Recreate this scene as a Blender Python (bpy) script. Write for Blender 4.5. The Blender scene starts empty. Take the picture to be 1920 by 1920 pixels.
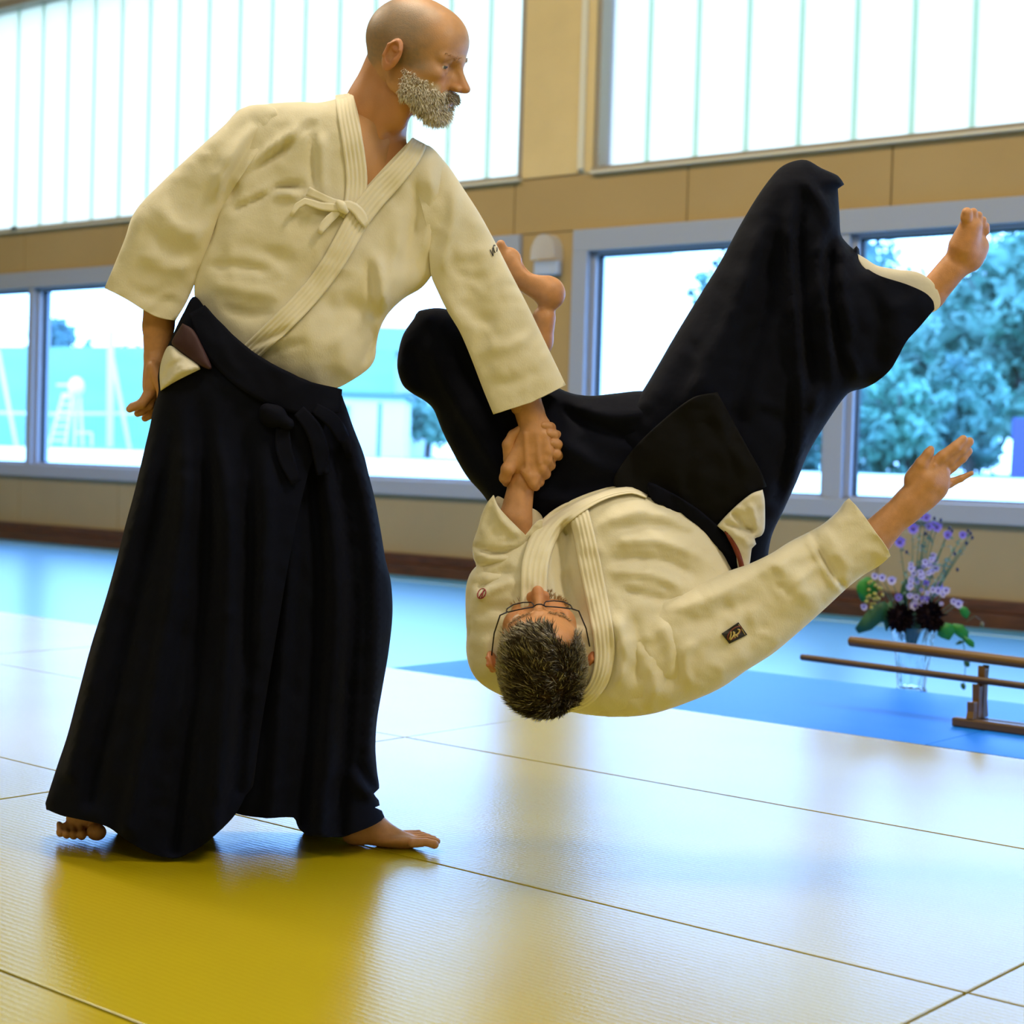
import bpy, bmesh, math, random
import numpy as np
from mathutils import Vector, Matrix, geometry, noise as mnoise
random.seed(7); rng = np.random.default_rng(7)
SC = bpy.context.scene
COL = SC.collection

# ------------------------------------------------------------------ camera
CAMH = 0.75; FPX = 3153.0
YAW, PITCH, ROLL = map(math.radians, (40.284, 1.827, 1.728))
FW = np.array([-math.sin(YAW)*math.cos(PITCH), math.cos(YAW)*math.cos(PITCH), -math.sin(PITCH)])
_rt = np.array([math.cos(YAW), math.sin(YAW), 0.0]); _up = np.cross(_rt, FW)
RT = _rt*math.cos(ROLL)+_up*math.sin(ROLL); UP = -_rt*math.sin(ROLL)+_up*math.cos(ROLL)
CPOS = np.array([0.0, 0.0, CAMH])
cd = bpy.data.cameras.new('camera'); cam = bpy.data.objects.new('camera', cd); COL.objects.link(cam)
M = Matrix(((RT[0], UP[0], -FW[0], 0), (RT[1], UP[1], -FW[1], 0), (RT[2], UP[2], -FW[2], CAMH), (0, 0, 0, 1)))
cam.matrix_world = M
cd.sensor_width = 36; cd.lens = FPX/1920*36; cd.clip_start = 0.05; cd.clip_end = 400
cd.dof.use_dof = True; cd.dof.focus_distance = 3.2; cd.dof.aperture_fstop = 4.5
SC.camera = cam
SC.view_settings.view_transform = 'Standard'; SC.view_settings.look = 'None'
SC.view_settings.exposure = 0.0; SC.view_settings.gamma = 1.0; SC.view_settings.use_curve_mapping = False

# ------------------------------------------------------------------ world + lights
SKY = (0.265, 0.51, 1.08); SKYS = 11.0
wd = bpy.data.worlds.new('sky'); SC.world = wd; wd.use_nodes = True
wn = wd.node_tree; bg = wn.nodes['Background']
bg.inputs[0].default_value = (*SKY, 1); bg.inputs[1].default_value = SKYS
def lamp(x, y, z, sx, sy, w, col):
    l = bpy.data.lights.new('hall_lamp', 'AREA'); l.shape = 'RECTANGLE'; l.size = sx; l.size_y = sy; l.energy = w; l.color = col
    o = bpy.data.objects.new('hall_lamp', l); COL.objects.link(o); o.location = (x, y, z); return o
WARM = (1.0, 0.85, 0.64)
for lx, ly in ((-9, 3), (-3.5, 3), (2.5, 3), (-3.5, -3.5), (2.5, -3.5), (7.5, -3.5)):
    lamp(lx, ly, 6.7, 2.6, 1.0, 285 if ly > 0 else 125, WARM)

def ray(u, v): return RT*(u-960)/FPX - UP*(v-960)/FPX + FW
def at(u, v, depth): return CPOS + ray(u, v)*depth
def on_floor(u, v, z=0.0):
    d = ray(u, v); return CPOS + d*((z-CAMH)/d[2])

# ------------------------------------------------------------------ materials
def mat(name, col, rough=0.6, metal=0.0, spec=0.5, **kw):
    m = bpy.data.materials.new(name); m.use_nodes = True; nt = m.node_tree; b = nt.nodes['Principled BSDF']
    b.inputs['Base Color'].default_value = (*col, 1); b.inputs['Roughness'].default_value = rough
    b.inputs['Metallic'].default_value = metal; b.inputs['Specular IOR Level'].default_value = spec
    for k, v in kw.items(): b.inputs[k.replace('_', ' ')].default_value = v
    return m
def nodes(m): return m.node_tree.nodes, m.node_tree.links, m.node_tree.nodes['Principled BSDF']
def var(m, c2, scale=3.0, detail=4, lo=0.35, hi=0.65, coord='Object', stretch=(1, 1, 1)):
    n, l, b = nodes(m); c1 = tuple(b.inputs['Base Color'].default_value)
    tc = n.new('ShaderNodeTexCoord'); mp = n.new('ShaderNodeMapping'); mp.inputs['Scale'].default_value = stretch
    nz = n.new('ShaderNodeTexNoise'); nz.inputs['Scale'].default_value = scale; nz.inputs['Detail'].default_value = detail
    mr = n.new('ShaderNodeMapRange'); mr.inputs['From Min'].default_value = lo; mr.inputs['From Max'].default_value = hi
    mx = n.new('ShaderNodeMix'); mx.data_type = 'RGBA'; mx.inputs[6].default_value = c1; mx.inputs[7].default_value = (*c2, 1)
    l.new(tc.outputs[coord], mp.inputs[0]); l.new(mp.outputs[0], nz.inputs['Vector']); l.new(nz.outputs[0], mr.inputs[0])
    l.new(mr.outputs[0], mx.inputs[0]); l.new(mx.outputs[2], b.inputs['Base Color']); return mx
def bump(m, kind='noise', scale=200.0, strength=0.3, dist=0.001, coord='Object', stretch=(1, 1, 1), rot=(0, 0, 0)):
    n, l, b = nodes(m); tc = n.new('ShaderNodeTexCoord'); mp = n.new('ShaderNodeMapping')
    mp.inputs['Scale'].default_value = stretch; mp.inputs['Rotation'].default_value = rot
    if kind == 'noise': t = n.new('ShaderNodeTexNoise'); t.inputs['Scale'].default_value = scale; o = t.outputs[0]
    elif kind == 'voronoi': t = n.new('ShaderNodeTexVoronoi'); t.inputs['Scale'].default_value = scale; o = t.outputs[0]
    else: t = n.new('ShaderNodeTexWave'); t.inputs['Scale'].default_value = scale; t.inputs['Distortion'].default_value = 1.0; o = t.outputs[0]
    bp = n.new('ShaderNodeBump'); bp.inputs['Strength'].default_value = strength; bp.inputs['Distance'].default_value = dist
    l.new(tc.outputs[coord], mp.inputs[0]); l.new(mp.outputs[0], t.inputs['Vector']); l.new(o, bp.inputs['Height'])
    if b.inputs['Normal'].is_linked: l.new(b.inputs['Normal'].links[0].from_socket, bp.inputs['Normal'])
    l.new(bp.outputs[0], b.inputs['Normal']); return m
def vcol(m, attr='Col'):
    n, l, b = nodes(m); a = n.new('ShaderNodeAttribute'); a.attribute_name = attr; l.new(a.outputs['Color'], b.inputs['Base Color']); return m

MT = {}
MT['mat'] = mat('yellow_vinyl', (0.45, 0.35, 0.002), 0.27, spec=1.0, IOR=1.5, Specular_Tint=(0.30, 0.72, 1.0, 1))
var(MT['mat'], (0.42, 0.32, 0.003), 2.0)
bump(MT['mat'], 'noise', 9, 0.08, 0.003); bump(MT['mat'], 'voronoi', 260, 0.18, 0.0008, stretch=(1.0, 0.35, 1.0))
def weave(m):
    n, l, b = nodes(m); tc = n.new('ShaderNodeTexCoord'); t = n.new('ShaderNodeTexWave'); t.bands_direction = 'Y'; t.inputs['Scale'].default_value = 24; t.inputs['Distortion'].default_value = 2.5; t.inputs['Detail'].default_value = 2; t.inputs['Detail Scale'].default_value = 3
    bp = n.new('ShaderNodeBump'); bp.inputs['Strength'].default_value = 0.10; bp.inputs['Distance'].default_value = 0.0015; l.new(tc.outputs['Object'], t.inputs['Vector']); l.new(t.outputs['Fac'], bp.inputs['Height'])
    l.new(b.inputs['Normal'].links[0].from_socket, bp.inputs['Normal']); l.new(bp.outputs[0], b.inputs['Normal'])
weave(MT['mat'])
MT['bluemat'] = mat('blue_vinyl', (0.003, 0.17, 0.75), 0.48, spec=0.25)
bump(MT['bluemat'], 'noise', 9, 0.10, 0.004); bump(MT['bluemat'], 'voronoi', 260, 0.22, 0.0012, stretch=(1, .35, 1))
MT['gymfloor'] = mat('gym_floor', (0.05, 0.28, 0.46), 0.30, spec=1.0, IOR=1.55); bump(MT['gymfloor'], 'noise', 5, 0.1, 0.003)
MT['line'] = mat('line_paint', (0.42, 0.62, 0.60), 0.25)
MT['band'] = mat('beige_panel', (0.43, 0.30, 0.13), 0.75, spec=0.25); var(MT['band'], (0.40, 0.275, 0.115), 1.2)
MT['pil'] = mat('light_beige_panel', (0.72, 0.55, 0.27), 0.7, spec=0.25); var(MT['pil'], (0.64, 0.49, 0.24), 2)
MT['low'] = mat('grey_beige_panel', (0.36, 0.29, 0.17), 0.75, spec=0.25); var(MT['low'], (0.33, 0.27, 0.16), 2)
MT['brown'] = mat('brown_wood', (0.10, 0.035, 0.012), 0.5); var(MT['brown'], (0.05, 0.018, 0.007), 6, stretch=(1, 8, 8))
MT['frame'] = mat('white_aluminium', (0.33, 0.37, 0.46), 0.45, 0.0, 0.5)
MT['gasket'] = mat('gasket', (0.01, 0.012, 0.015), 0.6)
MT['greyframe'] = mat('grey_sill', (0.30, 0.26, 0.20), 0.5)
MT['white'] = mat('white_paint', (0.8, 0.8, 0.78), 0.6)
MT['ceil'] = mat('ceiling_white', (0.7, 0.66, 0.56), 0.8)
MT['cream'] = mat('cream_strip', (0.70, 0.66, 0.52), 0.6)

def glass_mat():
    m = bpy.data.materials.new('window_glass'); m.use_nodes = True; n, l = m.node_tree.nodes, m.node_tree.links
    n.remove(n['Principled BSDF']); o = n['Material Output']
    t = n.new('ShaderNodeBsdfTransparent'); t.inputs[0].default_value = (0.90, 0.96, 0.97, 1)
    g = n.new('ShaderNodeBsdfGlossy'); g.inputs['Roughness'].default_value = 0.02
    lw = n.new('ShaderNodeLayerWeight'); lw.inputs[0].default_value = 0.5; mx = n.new('ShaderNodeMixShader')
    pw = n.new('ShaderNodeMath'); pw.operation = 'POWER'; pw.inputs[1].default_value = 5; f = n.new('ShaderNodeMath'); f.operation = 'MULTIPLY_ADD'; f.inputs[1].default_value = 0.8; f.inputs[2].default_value = 0.03
    l.new(lw.outputs['Facing'], pw.inputs[0]); l.new(pw.outputs[0], f.inputs[0]); l.new(f.outputs[0], mx.inputs[0]); l.new(t.outputs[0], mx.inputs[1]); l.new(g.outputs[0], mx.inputs[2]); l.new(mx.outputs[0], o.inputs[0]); return m
MT['glass'] = glass_mat()
def poly_mat(name, col):
    m = bpy.data.materials.new(name); m.use_nodes = True; n, l = m.node_tree.nodes, m.node_tree.links
    n.remove(n['Principled BSDF']); o = n['Material Output']
    t = n.new('ShaderNodeBsdfTranslucent'); t.inputs[0].default_value = (*col, 1)
    d = n.new('ShaderNodeBsdfDiffuse'); d.inputs[0].default_value = (0.5, 0.5, 0.5, 1)
    a = n.new('ShaderNodeMixShader'); a.inputs[0].default_value = 0.15
    l.new(t.outputs[0], a.inputs[1]); l.new(d.outputs[0], a.inputs[2]); l.new(a.outputs[0], o.inputs[0]); return m
MT['poly'] = poly_mat('opal_panel', (0.95, 0.80, 0.60)); MT['polyrib'] = poly_mat('opal_rib', (0.68, 0.74, 0.52))

# ------------------------------------------------------------------ object helpers
def tag(o, label=None, cat=None, group=None, kind=None):
    if label: o['label'] = label
    if cat: o['category'] = cat
    if group: o['group'] = group
    if kind: o['kind'] = kind
    return o
def empty(name, loc, label=None, cat=None, group=None, kind=None):
    o = bpy.data.objects.new(name, None); COL.objects.link(o); o.location = loc; o.empty_display_size = 0.05
    return tag(o, label, cat, group, kind)
def link(name, me, m=None, parent=None, smooth=False):
    o = bpy.data.objects.new(name, me); COL.objects.link(o)
    if m is not None and not me.materials: me.materials.append(m)
    if smooth: me.polygons.foreach_set('use_smooth', [True]*len(me.polygons))
    if parent is not None:
        o.parent = parent; o.matrix_parent_inverse = Matrix.Translation(-parent_loc(parent))
    return o
def parent_loc(p):
    v = Vector(p.location); q = p
    while q.parent is not None:
        v = v + Vector(q.location); q = q.parent
    # children keep world coordinates in their meshes: undo the root's location once
    return Vector(root_of(p).location) if p.parent is None else Vector((0, 0, 0))
def root_of(p):
    while p.parent is not None: p = p.parent
    return p
class MB:
    def __init__(s): s.v = []; s.f = []
    def add(s, v, f):
        k = len(s.v); s.v += [tuple(map(float, p)) for p in v]; s.f += [tuple(i+k for i in q) for q in f]; return s
    def box(s, a, b, T=None, bev=0):
        (x0, y0, z0), (x1, y1, z1) = a, b
        v = [(x0, y0, z0), (x1, y0, z0), (x1, y1, z0), (x0, y1, z0), (x0, y0, z1), (x1, y0, z1), (x1, y1, z1), (x0, y1, z1)]
        if T: v = [T(*p) for p in v]
        return s.add(v, [(0, 3, 2, 1), (4, 5, 6, 7), (0, 1, 5, 4), (1, 2, 6, 5), (2, 3, 7, 6), (3, 0, 4, 7)])
    def tube(s, pts, rad, n=8, cap=True):
        pts = [np.array(p, float) for p in pts]; rad = rad if hasattr(rad, '__len__') else [rad]*len(pts)
        k0 = len(s.v); prev = None
        for i, p in enumerate(pts):
            t = pts[min(i+1, len(pts)-1)]-pts[max(i-1, 0)]; t = t/(np.linalg.norm(t)+1e-9)
            if prev is None:
                a = np.array([0, 0, 1.0]) if abs(t[2]) < 0.9 else np.array([1.0, 0, 0])
            else: a = prev
            e1 = a-t*(a@t); e1 /= np.linalg.norm(e1)+1e-9; e2 = np.cross(t, e1); prev = e1
            for j in range(n):
                th = 2*math.pi*j/n; s.v.append(tuple(p+rad[i]*(e1*math.cos(th)+e2*math.sin(th))))
        for i in range(len(pts)-1):
            for j in range(n):
                a = k0+i*n+j; b = k0+i*n+(j+1) % n; s.f.append((a, b, b+n, a+n))
        if cap:
            s.f.append(tuple(k0+j for j in range(n))[::-1]); s.f.append(tuple(k0+(len(pts)-1)*n+j for j in range(n)))
        return s
    def ell(s, c, r, nu=10, nv=7, R=None):
        k0 = len(s.v); c = np.array(c, float)
        for i in range(nv+1):
            ph = math.pi*i/nv
            for j in range(nu):
                th = 2*math.pi*j/nu
                p = np.array([r[0]*math.sin(ph)*math.cos(th), r[1]*math.sin(ph)*math.sin(th), r[2]*math.cos(ph)])
                if R is not None: p = R@p
                s.v.append(tuple(c+p))
        for i in range(nv):
            for j in range(nu):
                a = k0+i*nu+j; b = k0+i*nu+(j+1) % nu; s.f.append((a, b, b+nu, a+nu))
        return s
    def mesh(s, name):
        me = bpy.data.meshes.new(name); me.from_pydata(s.v, [], s.f); me.update(); return me
    def build(s, name, m=None, parent=None, smooth=False, bevel=0):
        me = s.mesh(name); o = link(name, me, m, parent, smooth)
        if bevel:
            b = o.modifiers.new('bevel', 'BEVEL'); b.width = bevel; b.segments = 2; b.limit_method = 'ANGLE'
        return o
def struct(o): o['kind'] = 'structure'; return o

# ------------------------------------------------------------------ the hall
MATZ = 0.0; GZ = -0.04
floor = struct(MB().box((-16, -9, -0.2), (10, 8.35, GZ)).build('floor', MT['gymfloor']))
Ys = [-2.5, -1.55, -0.6, 0.40, 1.352, 2.270, 3.226, 4.240]
Xs = [-9.2, -7.25, -5.235, -3.085, -1.038, 1.0, 3.05, 5.1]
G = 0.003
def mat_piece(x0, x1, y0, y1, m):
    o = MB().box((x0+G, y0+G, GZ), (x1-G, y1-G, MATZ+random.uniform(-.0008, .0008))).build('mat', m, floor, bevel=0.0015); return o
for j in range(len(Ys)-1):
    for i in range(len(Xs)-1): mat_piece(Xs[i], Xs[i+1], Ys[j], Ys[j+1], MT['mat'])
BX = [-4.135, -2.088, -0.04, 2.0, 4.05]
for i in range(4): mat_piece(BX[i], BX[i+1], 4.240, 5.265, MT['bluemat'])
DY = math.radians(1.5415); WD = np.array([math.cos(DY), math.sin(DY), 0]); WN = np.array([-math.sin(DY), math.cos(DY), 0]); WDIST = 8.2696
def W(s, t, z):     # s along the wall, t into the room (+) from the wall face, z up
    p = WD*s + WN*(WDIST-t); return (p[0], p[1], z)
for (t0, s0, s1, wd_) in ((0.42, -13.5, 6, 0.05),):
    MB().box((s0, t0, GZ), (s1, t0+wd_, GZ+0.002), W).build('court_line', MT['line'], floor)

wall = struct(MB().box((-16, -0.3, GZ), (10, -0.22, 0.47), W).build('wall_back', MT['low']))
def wbox(name, s0, s1, t0, t1, z0, z1, m, parent=wall, bevel=0):
    return MB().box((s0, t0, z0), (s1, t1, z1), W).build(name, m, parent, bevel=bevel)
wbox('wall_core', -16, 10, -0.3, -0.06, 2.17, 2.50, MT['low'])
PJ = [-16.0]+[-11.85+1.29*i-1.29 for i in range(18)]
PJ = [x for x in PJ if x < 9.5]+[10]
for i in range(len(PJ)-1):
    wbox('wall_panel', PJ[i]+.004, PJ[i+1]-.004, -0.06, 0.0, 2.155, 2.49, MT['band'], bevel=0.003)
    wbox('wall_panel', PJ[i]+.004, PJ[i+1]-.004, -0.22, 0.0, 0.09, 0.485, MT['low'], bevel=0.003)
# uprights between the window bays
def upright(s0, s1):
    wbox('wall_panel', s0, s1, -0.2, 0.0, 2.50, 6.0, MT['pil'], bevel=0.003)
    wbox('wall_panel', s0, s1, -0.2, -0.004, 0.485, 2.15, MT['band'], bevel=0.003)
upright(-6.64, -6.20); upright(-0.46, 0.0); upright(-13.0, -12.7)
wbox('cover_strip', -6.185, -6.145, -0.02, 0.03, 2.52, 6.0, MT['cream'])
wbox('cover_strip', -6.145, -6.085, -0.2, 0.012, 2.50, 6.0, MT['pil'])
wbox('wall_upper', -16, 10, -0.3, 0.0, 4.42, 7.0, MT['ceil'])
wbox('wall_end', -16, -13.0, -0.3, 0.0, 0.4, 4.5, MT['pil'])
wbox('wall_end', 6.0, 10, -0.3, 0.0, 0.4, 4.5, MT['pil'])
struct(wbox('baseboard_back', -16, 10, 0.0, 0.10, GZ, 0.035, MT['brown'], None)); struct(wbox('baseboard_back', -16, 10, 0.0, 0.06, 0.035, 0.10, MT['brown'], None, bevel=0.004))

def opal_window(n, s0, s1):
    fr = MB()
    fr.box((s0, -0.16, 2.500), (s1, 0.02, 2.525), W); fr.box((s0, -0.16, 4.36), (s1, 0.0, 4.43), W)
    fr.box((s0, -0.16, 2.5), (s0+.035, 0.0, 4.43), W); fr.box((s1-.035, -0.16, 2.5), (s1, 0.0, 4.43), W)
    w_ = struct(fr.build('window_%d' % n, MT['greyframe'])); wbox('sill', s0, s1, -0.02, 0.035, 2.486, 2.5, MT['cream'], w_)
    k = math.floor((s1-s0-.07)/0.342)
    x = s0+.035 if n != 2 else s0+.035; p = 0.342
    first = 0.28 if n == 2 else (s1-s0-.07)-p*int((s1-s0-.07)/p)
    xs = [x, x+first]
    while xs[-1]+p < s1-.04: xs.append(xs[-1]+p)
    xs.append(s1-.035)
    for a, b in zip(xs[:-1], xs[1:]):
        wbox('opal_panel', a+.012, b-.012, -0.13, -0.11, 2.525, 4.36, MT['poly'], w_)
        wbox('rib', b-.012, b+.012, -0.135, -0.108, 2.525, 4.36, MT['polyrib'], w_)
    return w_
opal_window(1, -12.7, -6.64); opal_window(2, -6.085, -0.46); opal_window(3, 0.0, 6.0)
wbox('latch', -11.99+.02, -11.95+.02, 0.02, 0.05, 2.50, 2.53, MT['gasket'])
def clear_window(n, s0, s1, mulls, edge=0.15):
    fr = MB()
    zb, zt = 0.485, 2.152
    fr.box((s0, -0.16, 2.02), (s1, 0.03, zt), W); fr.box((s0, -0.16, zb), (s1, 0.03, 0.585), W)
    fr.box((s0, -0.16, 0.585), (s0+.11, 0.03, 2.02), W); fr.box((s1-.11, -0.16, 0.585), (s1, 0.03, 2.02), W)
    w_ = struct(fr.build('window_%d' % n, MT['frame'], bevel=0.004))
    xs = [s0+.11]+sum([[m-.055, m+.055] if wd == 1 else [m-.035, m+.035] for m, wd in mulls], [])+[s1-.11]
    for m, wd in mulls:
        hw = .055 if wd == 1 else .035
        wbox('mullion', m-hw, m+hw, -0.16, 0.02, .585, 2.02, MT['frame'], w_, bevel=.004)
    for k in range(0, len(xs), 2):
        a, b = xs[k], xs[k+1]
        g = MB(); q = .035
        for (c0, c1, z0, z1) in ((a, a+q, .585, 2.02), (b-q, b, .585, 2.02), (a, b, .585, .60), (a, b, 2.0, 2.02)):
            g.box((c0, -.10, z0), (c1, -.02, z1), W)
        sash = g.build('sash', MT['frame'], w_)
        g = MB(); q2 = .012
        for (c0, c1, z0, z1) in ((a+q, a+q+q2, .6, 2.0), (b-q-q2, b-q, .6, 2.0), (a+q, b-q, .6, .606), (a+q, b-q, 1.99, 2.0)):
            g.box((c0, -.09, z0), (c1, -.055, z1), W)
        g.build('gasket', MT['gasket'], w_)
        wbox('pane', a+q, b-q, -0.078, -0.074, .6, 2.0, MT['glass'], w_)
    return w_
clear_window(4, -12.7, -6.62, [(-11.72, 0), (-9.2, 0)])
clear_window(5, -6.20, -0.46, [(-4.39, 1), (-2.4, 1)])
clear_window(6, 0.0, 6.0, [(2.0, 1), (4.0, 1)])
# other sides of the hall (behind and beside the camera)
struct(MB().box((-16.2, -9, GZ), (-16, 8.5, 7)).build('wall_left', MT['pil'])); struct(MB().box((10, -9, GZ), (10.2, 8.0, 7)).build('wall_right', MT['pil']))
struct(MB().box((-16, -9.2, GZ), (10, -9, 7)).build('wall_front', MT['pil'])); struct(MB().box((-16.2, -9.2, 7), (10.2, 8.9, 7.2)).build('ceiling', MT['ceil']))

# small lamp / dispenser on the upright
disp = empty('wall_light', W(-6.39, 0.03, 1.87), 'small clear plastic wall light on the beige upright between the two lower windows', 'wall light')
MT['clearpl'] = mat('clear_plastic', (0.75, 0.76, 0.78), 0.15, spec=0.6, Alpha=0.45)
MB().box((-6.485, 0.0, 1.885), (-6.295, 0.05, 1.975), W).build('base', mat('grey_blue_plastic', (.42, .50, .66), .4), disp, bevel=.01)
q = MB()
for i in range(9):
    a = math.pi*i/8
    q.v += [W(-6.39+.10*math.cos(a), 0, 1.975+.165*math.sin(a)**.7), W(-6.39+.095*math.cos(a), .085, 1.98+.155*math.sin(a)**.7)]
for i in range(8): q.f.append((2*i, 2*i+1, 2*i+3, 2*i+2))
q.f.append(tuple(2*i+1 for i in range(9))); q.build('cover', MT['clearpl'], disp)
# ------------------------------------------------------------------ outdoors
GD = 0.30
MT['paving'] = mat('pale_paving', (0.75, 0.74, 0.70), 0.9); MT['lawn'] = mat('lawn', (0.10, 0.24, 0.17), 0.95); var(MT['lawn'], (0.08, 0.19, 0.14), 0.3)
MT['leafA'] = mat('leaf_blue_green', (0.10, 0.22, 0.19), 0.7); var(MT['leafA'], (0.12, 0.28, 0.21), 0.5)
MT['leafB'] = mat('leaf_light_green', (0.10, 0.29, 0.21), 0.7); var(MT['leafB'], (0.05, 0.14, 0.15), 0.6)
MT['leafC'] = mat('leaf_dark', (0.05, 0.13, 0.14), 0.7); var(MT['leafC'], (0.07, 0.18, 0.15), 0.5)
MT['bark'] = mat('bark', (0.10, 0.08, 0.08), 0.9); MT['render'] = mat('white_render', (0.75, 0.77, 0.78), 0.9)
MT['roofm'] = mat('grey_roof', (0.10, 0.19, 0.20), 0.8); MT['hill'] = mat('far_trees', (0.09, 0.20, 0.22), 0.9)
MT['pole'] = mat('painted_pole', (0.60, 0.70, 0.72), 0.6); MT['dkpole'] = mat('green_pole', (0.04, 0.12, 0.14), 0.6)
struct(MB().add([W(-150, -10.2, .437), W(80, -10.2, .437), W(80, -14, GD+.37), W(-150, -14, GD+.37), W(-150, -15.5, GD+.37), W(80, -15.5, GD+.37)], [(0, 1, 2, 3), (3, 2, 5, 4)]).build('ground', MT['paving']))
g = MB(); g.add([W(-150, -.31, GD), W(80, -.31, GD), W(80, -8, GD), W(-150, -8, GD), W(80, -10.2, .437), W(-150, -10.2, .437), W(-150, -15.5, GD+.37), W(80, -15.5, GD+.37), W(80, -160, GD+.38), W(-150, -160, GD+.38)], [(0, 1, 2, 3), (3, 2, 4, 5), (6, 7, 8, 9)])
struct(g.build('lawn', MT['lawn']))
# grass bank and far tree line seen through the left window
bk = MB(); n = 40
for i in range(n+1):
    u = -260+i*(1000/n); top = at(u, 652+u*0.01, 74); bot = at(u, 845, 60); top2 = at(u, 650, 90)
    bk.v += [tuple(bot), tuple(top), tuple(top2)]
for i in range(n): bk.f += [(3*i, 3*i+3, 3*i+4, 3*i+1), (3*i+1, 3*i+4, 3*i+5, 3*i+2)]
struct(bk.build('grass_bank', MT['lawn'], smooth=True))
def crown(center, r, nleaf, size, m, parent, seed, name='foliage'):
    rg = np.random.default_rng(seed); V = []; F = []; nb = 70
    dirs = rg.normal(size=(nb, 3)); dirs /= np.linalg.norm(dirs, axis=1)[:, None]
    cen = np.array(center)+dirs*np.array(r)*rg.uniform(.2, .85, (nb, 1)); rad = rg.uniform(.12, .30, nb)*min(r)
    for i in range(nleaf):
        b = rg.integers(nb); d = rg.normal(size=3); d /= np.linalg.norm(d); c = cen[b]+d*rad[b]*rg.uniform(.6, 1.5)
        a = rg.normal(size=3); a /= np.linalg.norm(a); e = np.cross(a, d); e /= np.linalg.norm(e)+1e-9; s = size*rg.uniform(.6, 1.3)
        k = len(V); V += [c-a*s, c+e*s*.45, c+a*s, c-e*s*.45]; F.append((k, k+1, k+2, k+3))
    me = bpy.data.meshes.new(name); me.from_pydata([tuple(p) for p in V], [], F)
    o = link(name, me, m, parent); o['kind'] = 'stuff'
    core = MB()
    for c, q in zip(cen, rad): core.ell(c, (q*.7, q*.7, q*.7), 8, 5)
    core.build('crown', m, parent, smooth=True); return o
def tree(name, u, vt, vb, depth, halfw_px, m, label, cat, seed, trunk=True, nleaf=2600, size=.13):
    k = depth/FPX; base = at(u, vb, depth); top = at(u, vt, depth); h = top[2]-base[2]; w = halfw_px*k
    e = empty(name, (base[0], base[1], base[2]), label, cat)
    zc = base[2]+h*(.56 if trunk else .46)
    t = MB().tube([base-np.array([0, 0, .3]), base+np.array([.05, 0, h*.3]), np.array([base[0], base[1], zc])], [.12, .10, .06], 8)
    for j in range(4):
        a = j*1.6+seed; t.tube([base+np.array([0, 0, h*.35]), base+np.array([math.cos(a)*w*.5, math.sin(a)*w*.5, h*.66])], [.05, .02], 6)
    t.build('trunk', MT['bark'], e)
    crown((base[0], base[1], zc), (w, w*.8, h*(.42 if trunk else .5)), nleaf, size, m, e, seed); return e
tree('pine_tree', 1560, 395, 905, 64, 400, MT['leafC'], 'tall dark blue-green tree filling the far background behind the raised leg', 'tree', 3, True, 9000, .26)
tree('leafy_tree', 1900, 330, 915, 38, 210, MT['leafA'], 'big leafy tree at the right edge of the right window', 'tree', 4, True, 8000, .19)
tree('leafy_tree', 1725, 500, 915, 47, 150, MT['leafA'], 'bluish tree behind the falling man\'s raised bare foot', 'tree', 14, True, 6000, .19)
tree('bush', 1690, 660, 905, 31, 105, MT['leafB'], 'round light green bush behind the outstretched hand of the falling man', 'bush', 5, False, 4500, .13)
tree('bush', 1815, 640, 905, 34, 95, MT['leafB'], 'round light green bush right of the outstretched hand', 'bush', 6, False, 4500, .13)
tree('bush', 1600, 740, 905, 37, 70, MT['leafC'], 'low dark bush just right of the mullion of the right window', 'bush', 8, False, 2200, .12)
tree('bush', 1500, 700, 905, 35, 90, MT['leafB'], 'green bush seen left of the mullion of the right window', 'bush', 9, False, 2200, .12)
tree('bush', 1750, 730, 905, 40.5, 90, MT['leafC'], 'dark low bush between the two round light bushes', 'bush', 32, False, 2400, .12)
tree('leafy_tree', 1330, 440, 900, 44, 75, MT['leafA'], 'tree beside the white building behind the hakama leg', 'tree', 10, True, 2600, .17)
tree('leafy_tree', 800, 735, 868, 50, 62, MT['leafA'], 'small blurred tree behind the bent knee of the falling man', 'tree', 11, True, 1600, .17)
tree('leafy_tree', 95, 590, 700, 84, 55, MT['hill'], 'distant tree just right of the left window\'s mullion', 'tree', 12, False, 900, .5)
for i, (u, vt, w, lb) in enumerate(((-30, 640, 60, 'blurred distant tree on the skyline left of the left window mullion'), (165, 615, 55, 'blurred distant tree on the skyline above the umpire chair'), (235, 605, 50, 'blurred distant tree on the skyline by the thick white pole'), (320, 600, 60, 'blurred distant tree behind the standing man\'s dangling hand'), (400, 590, 50, 'blurred distant tree hidden mostly by the standing man\'s hip'), (10, 655, 30, 'low distant shrub on the skyline at the left edge'))):
    e = tree('far_tree', u, vt, 842, 92+i*5, w, MT['hill'], lb, 'tree', 20+i, False, 500, .5); e['group'] = 'distant trees on the skyline'
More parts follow.
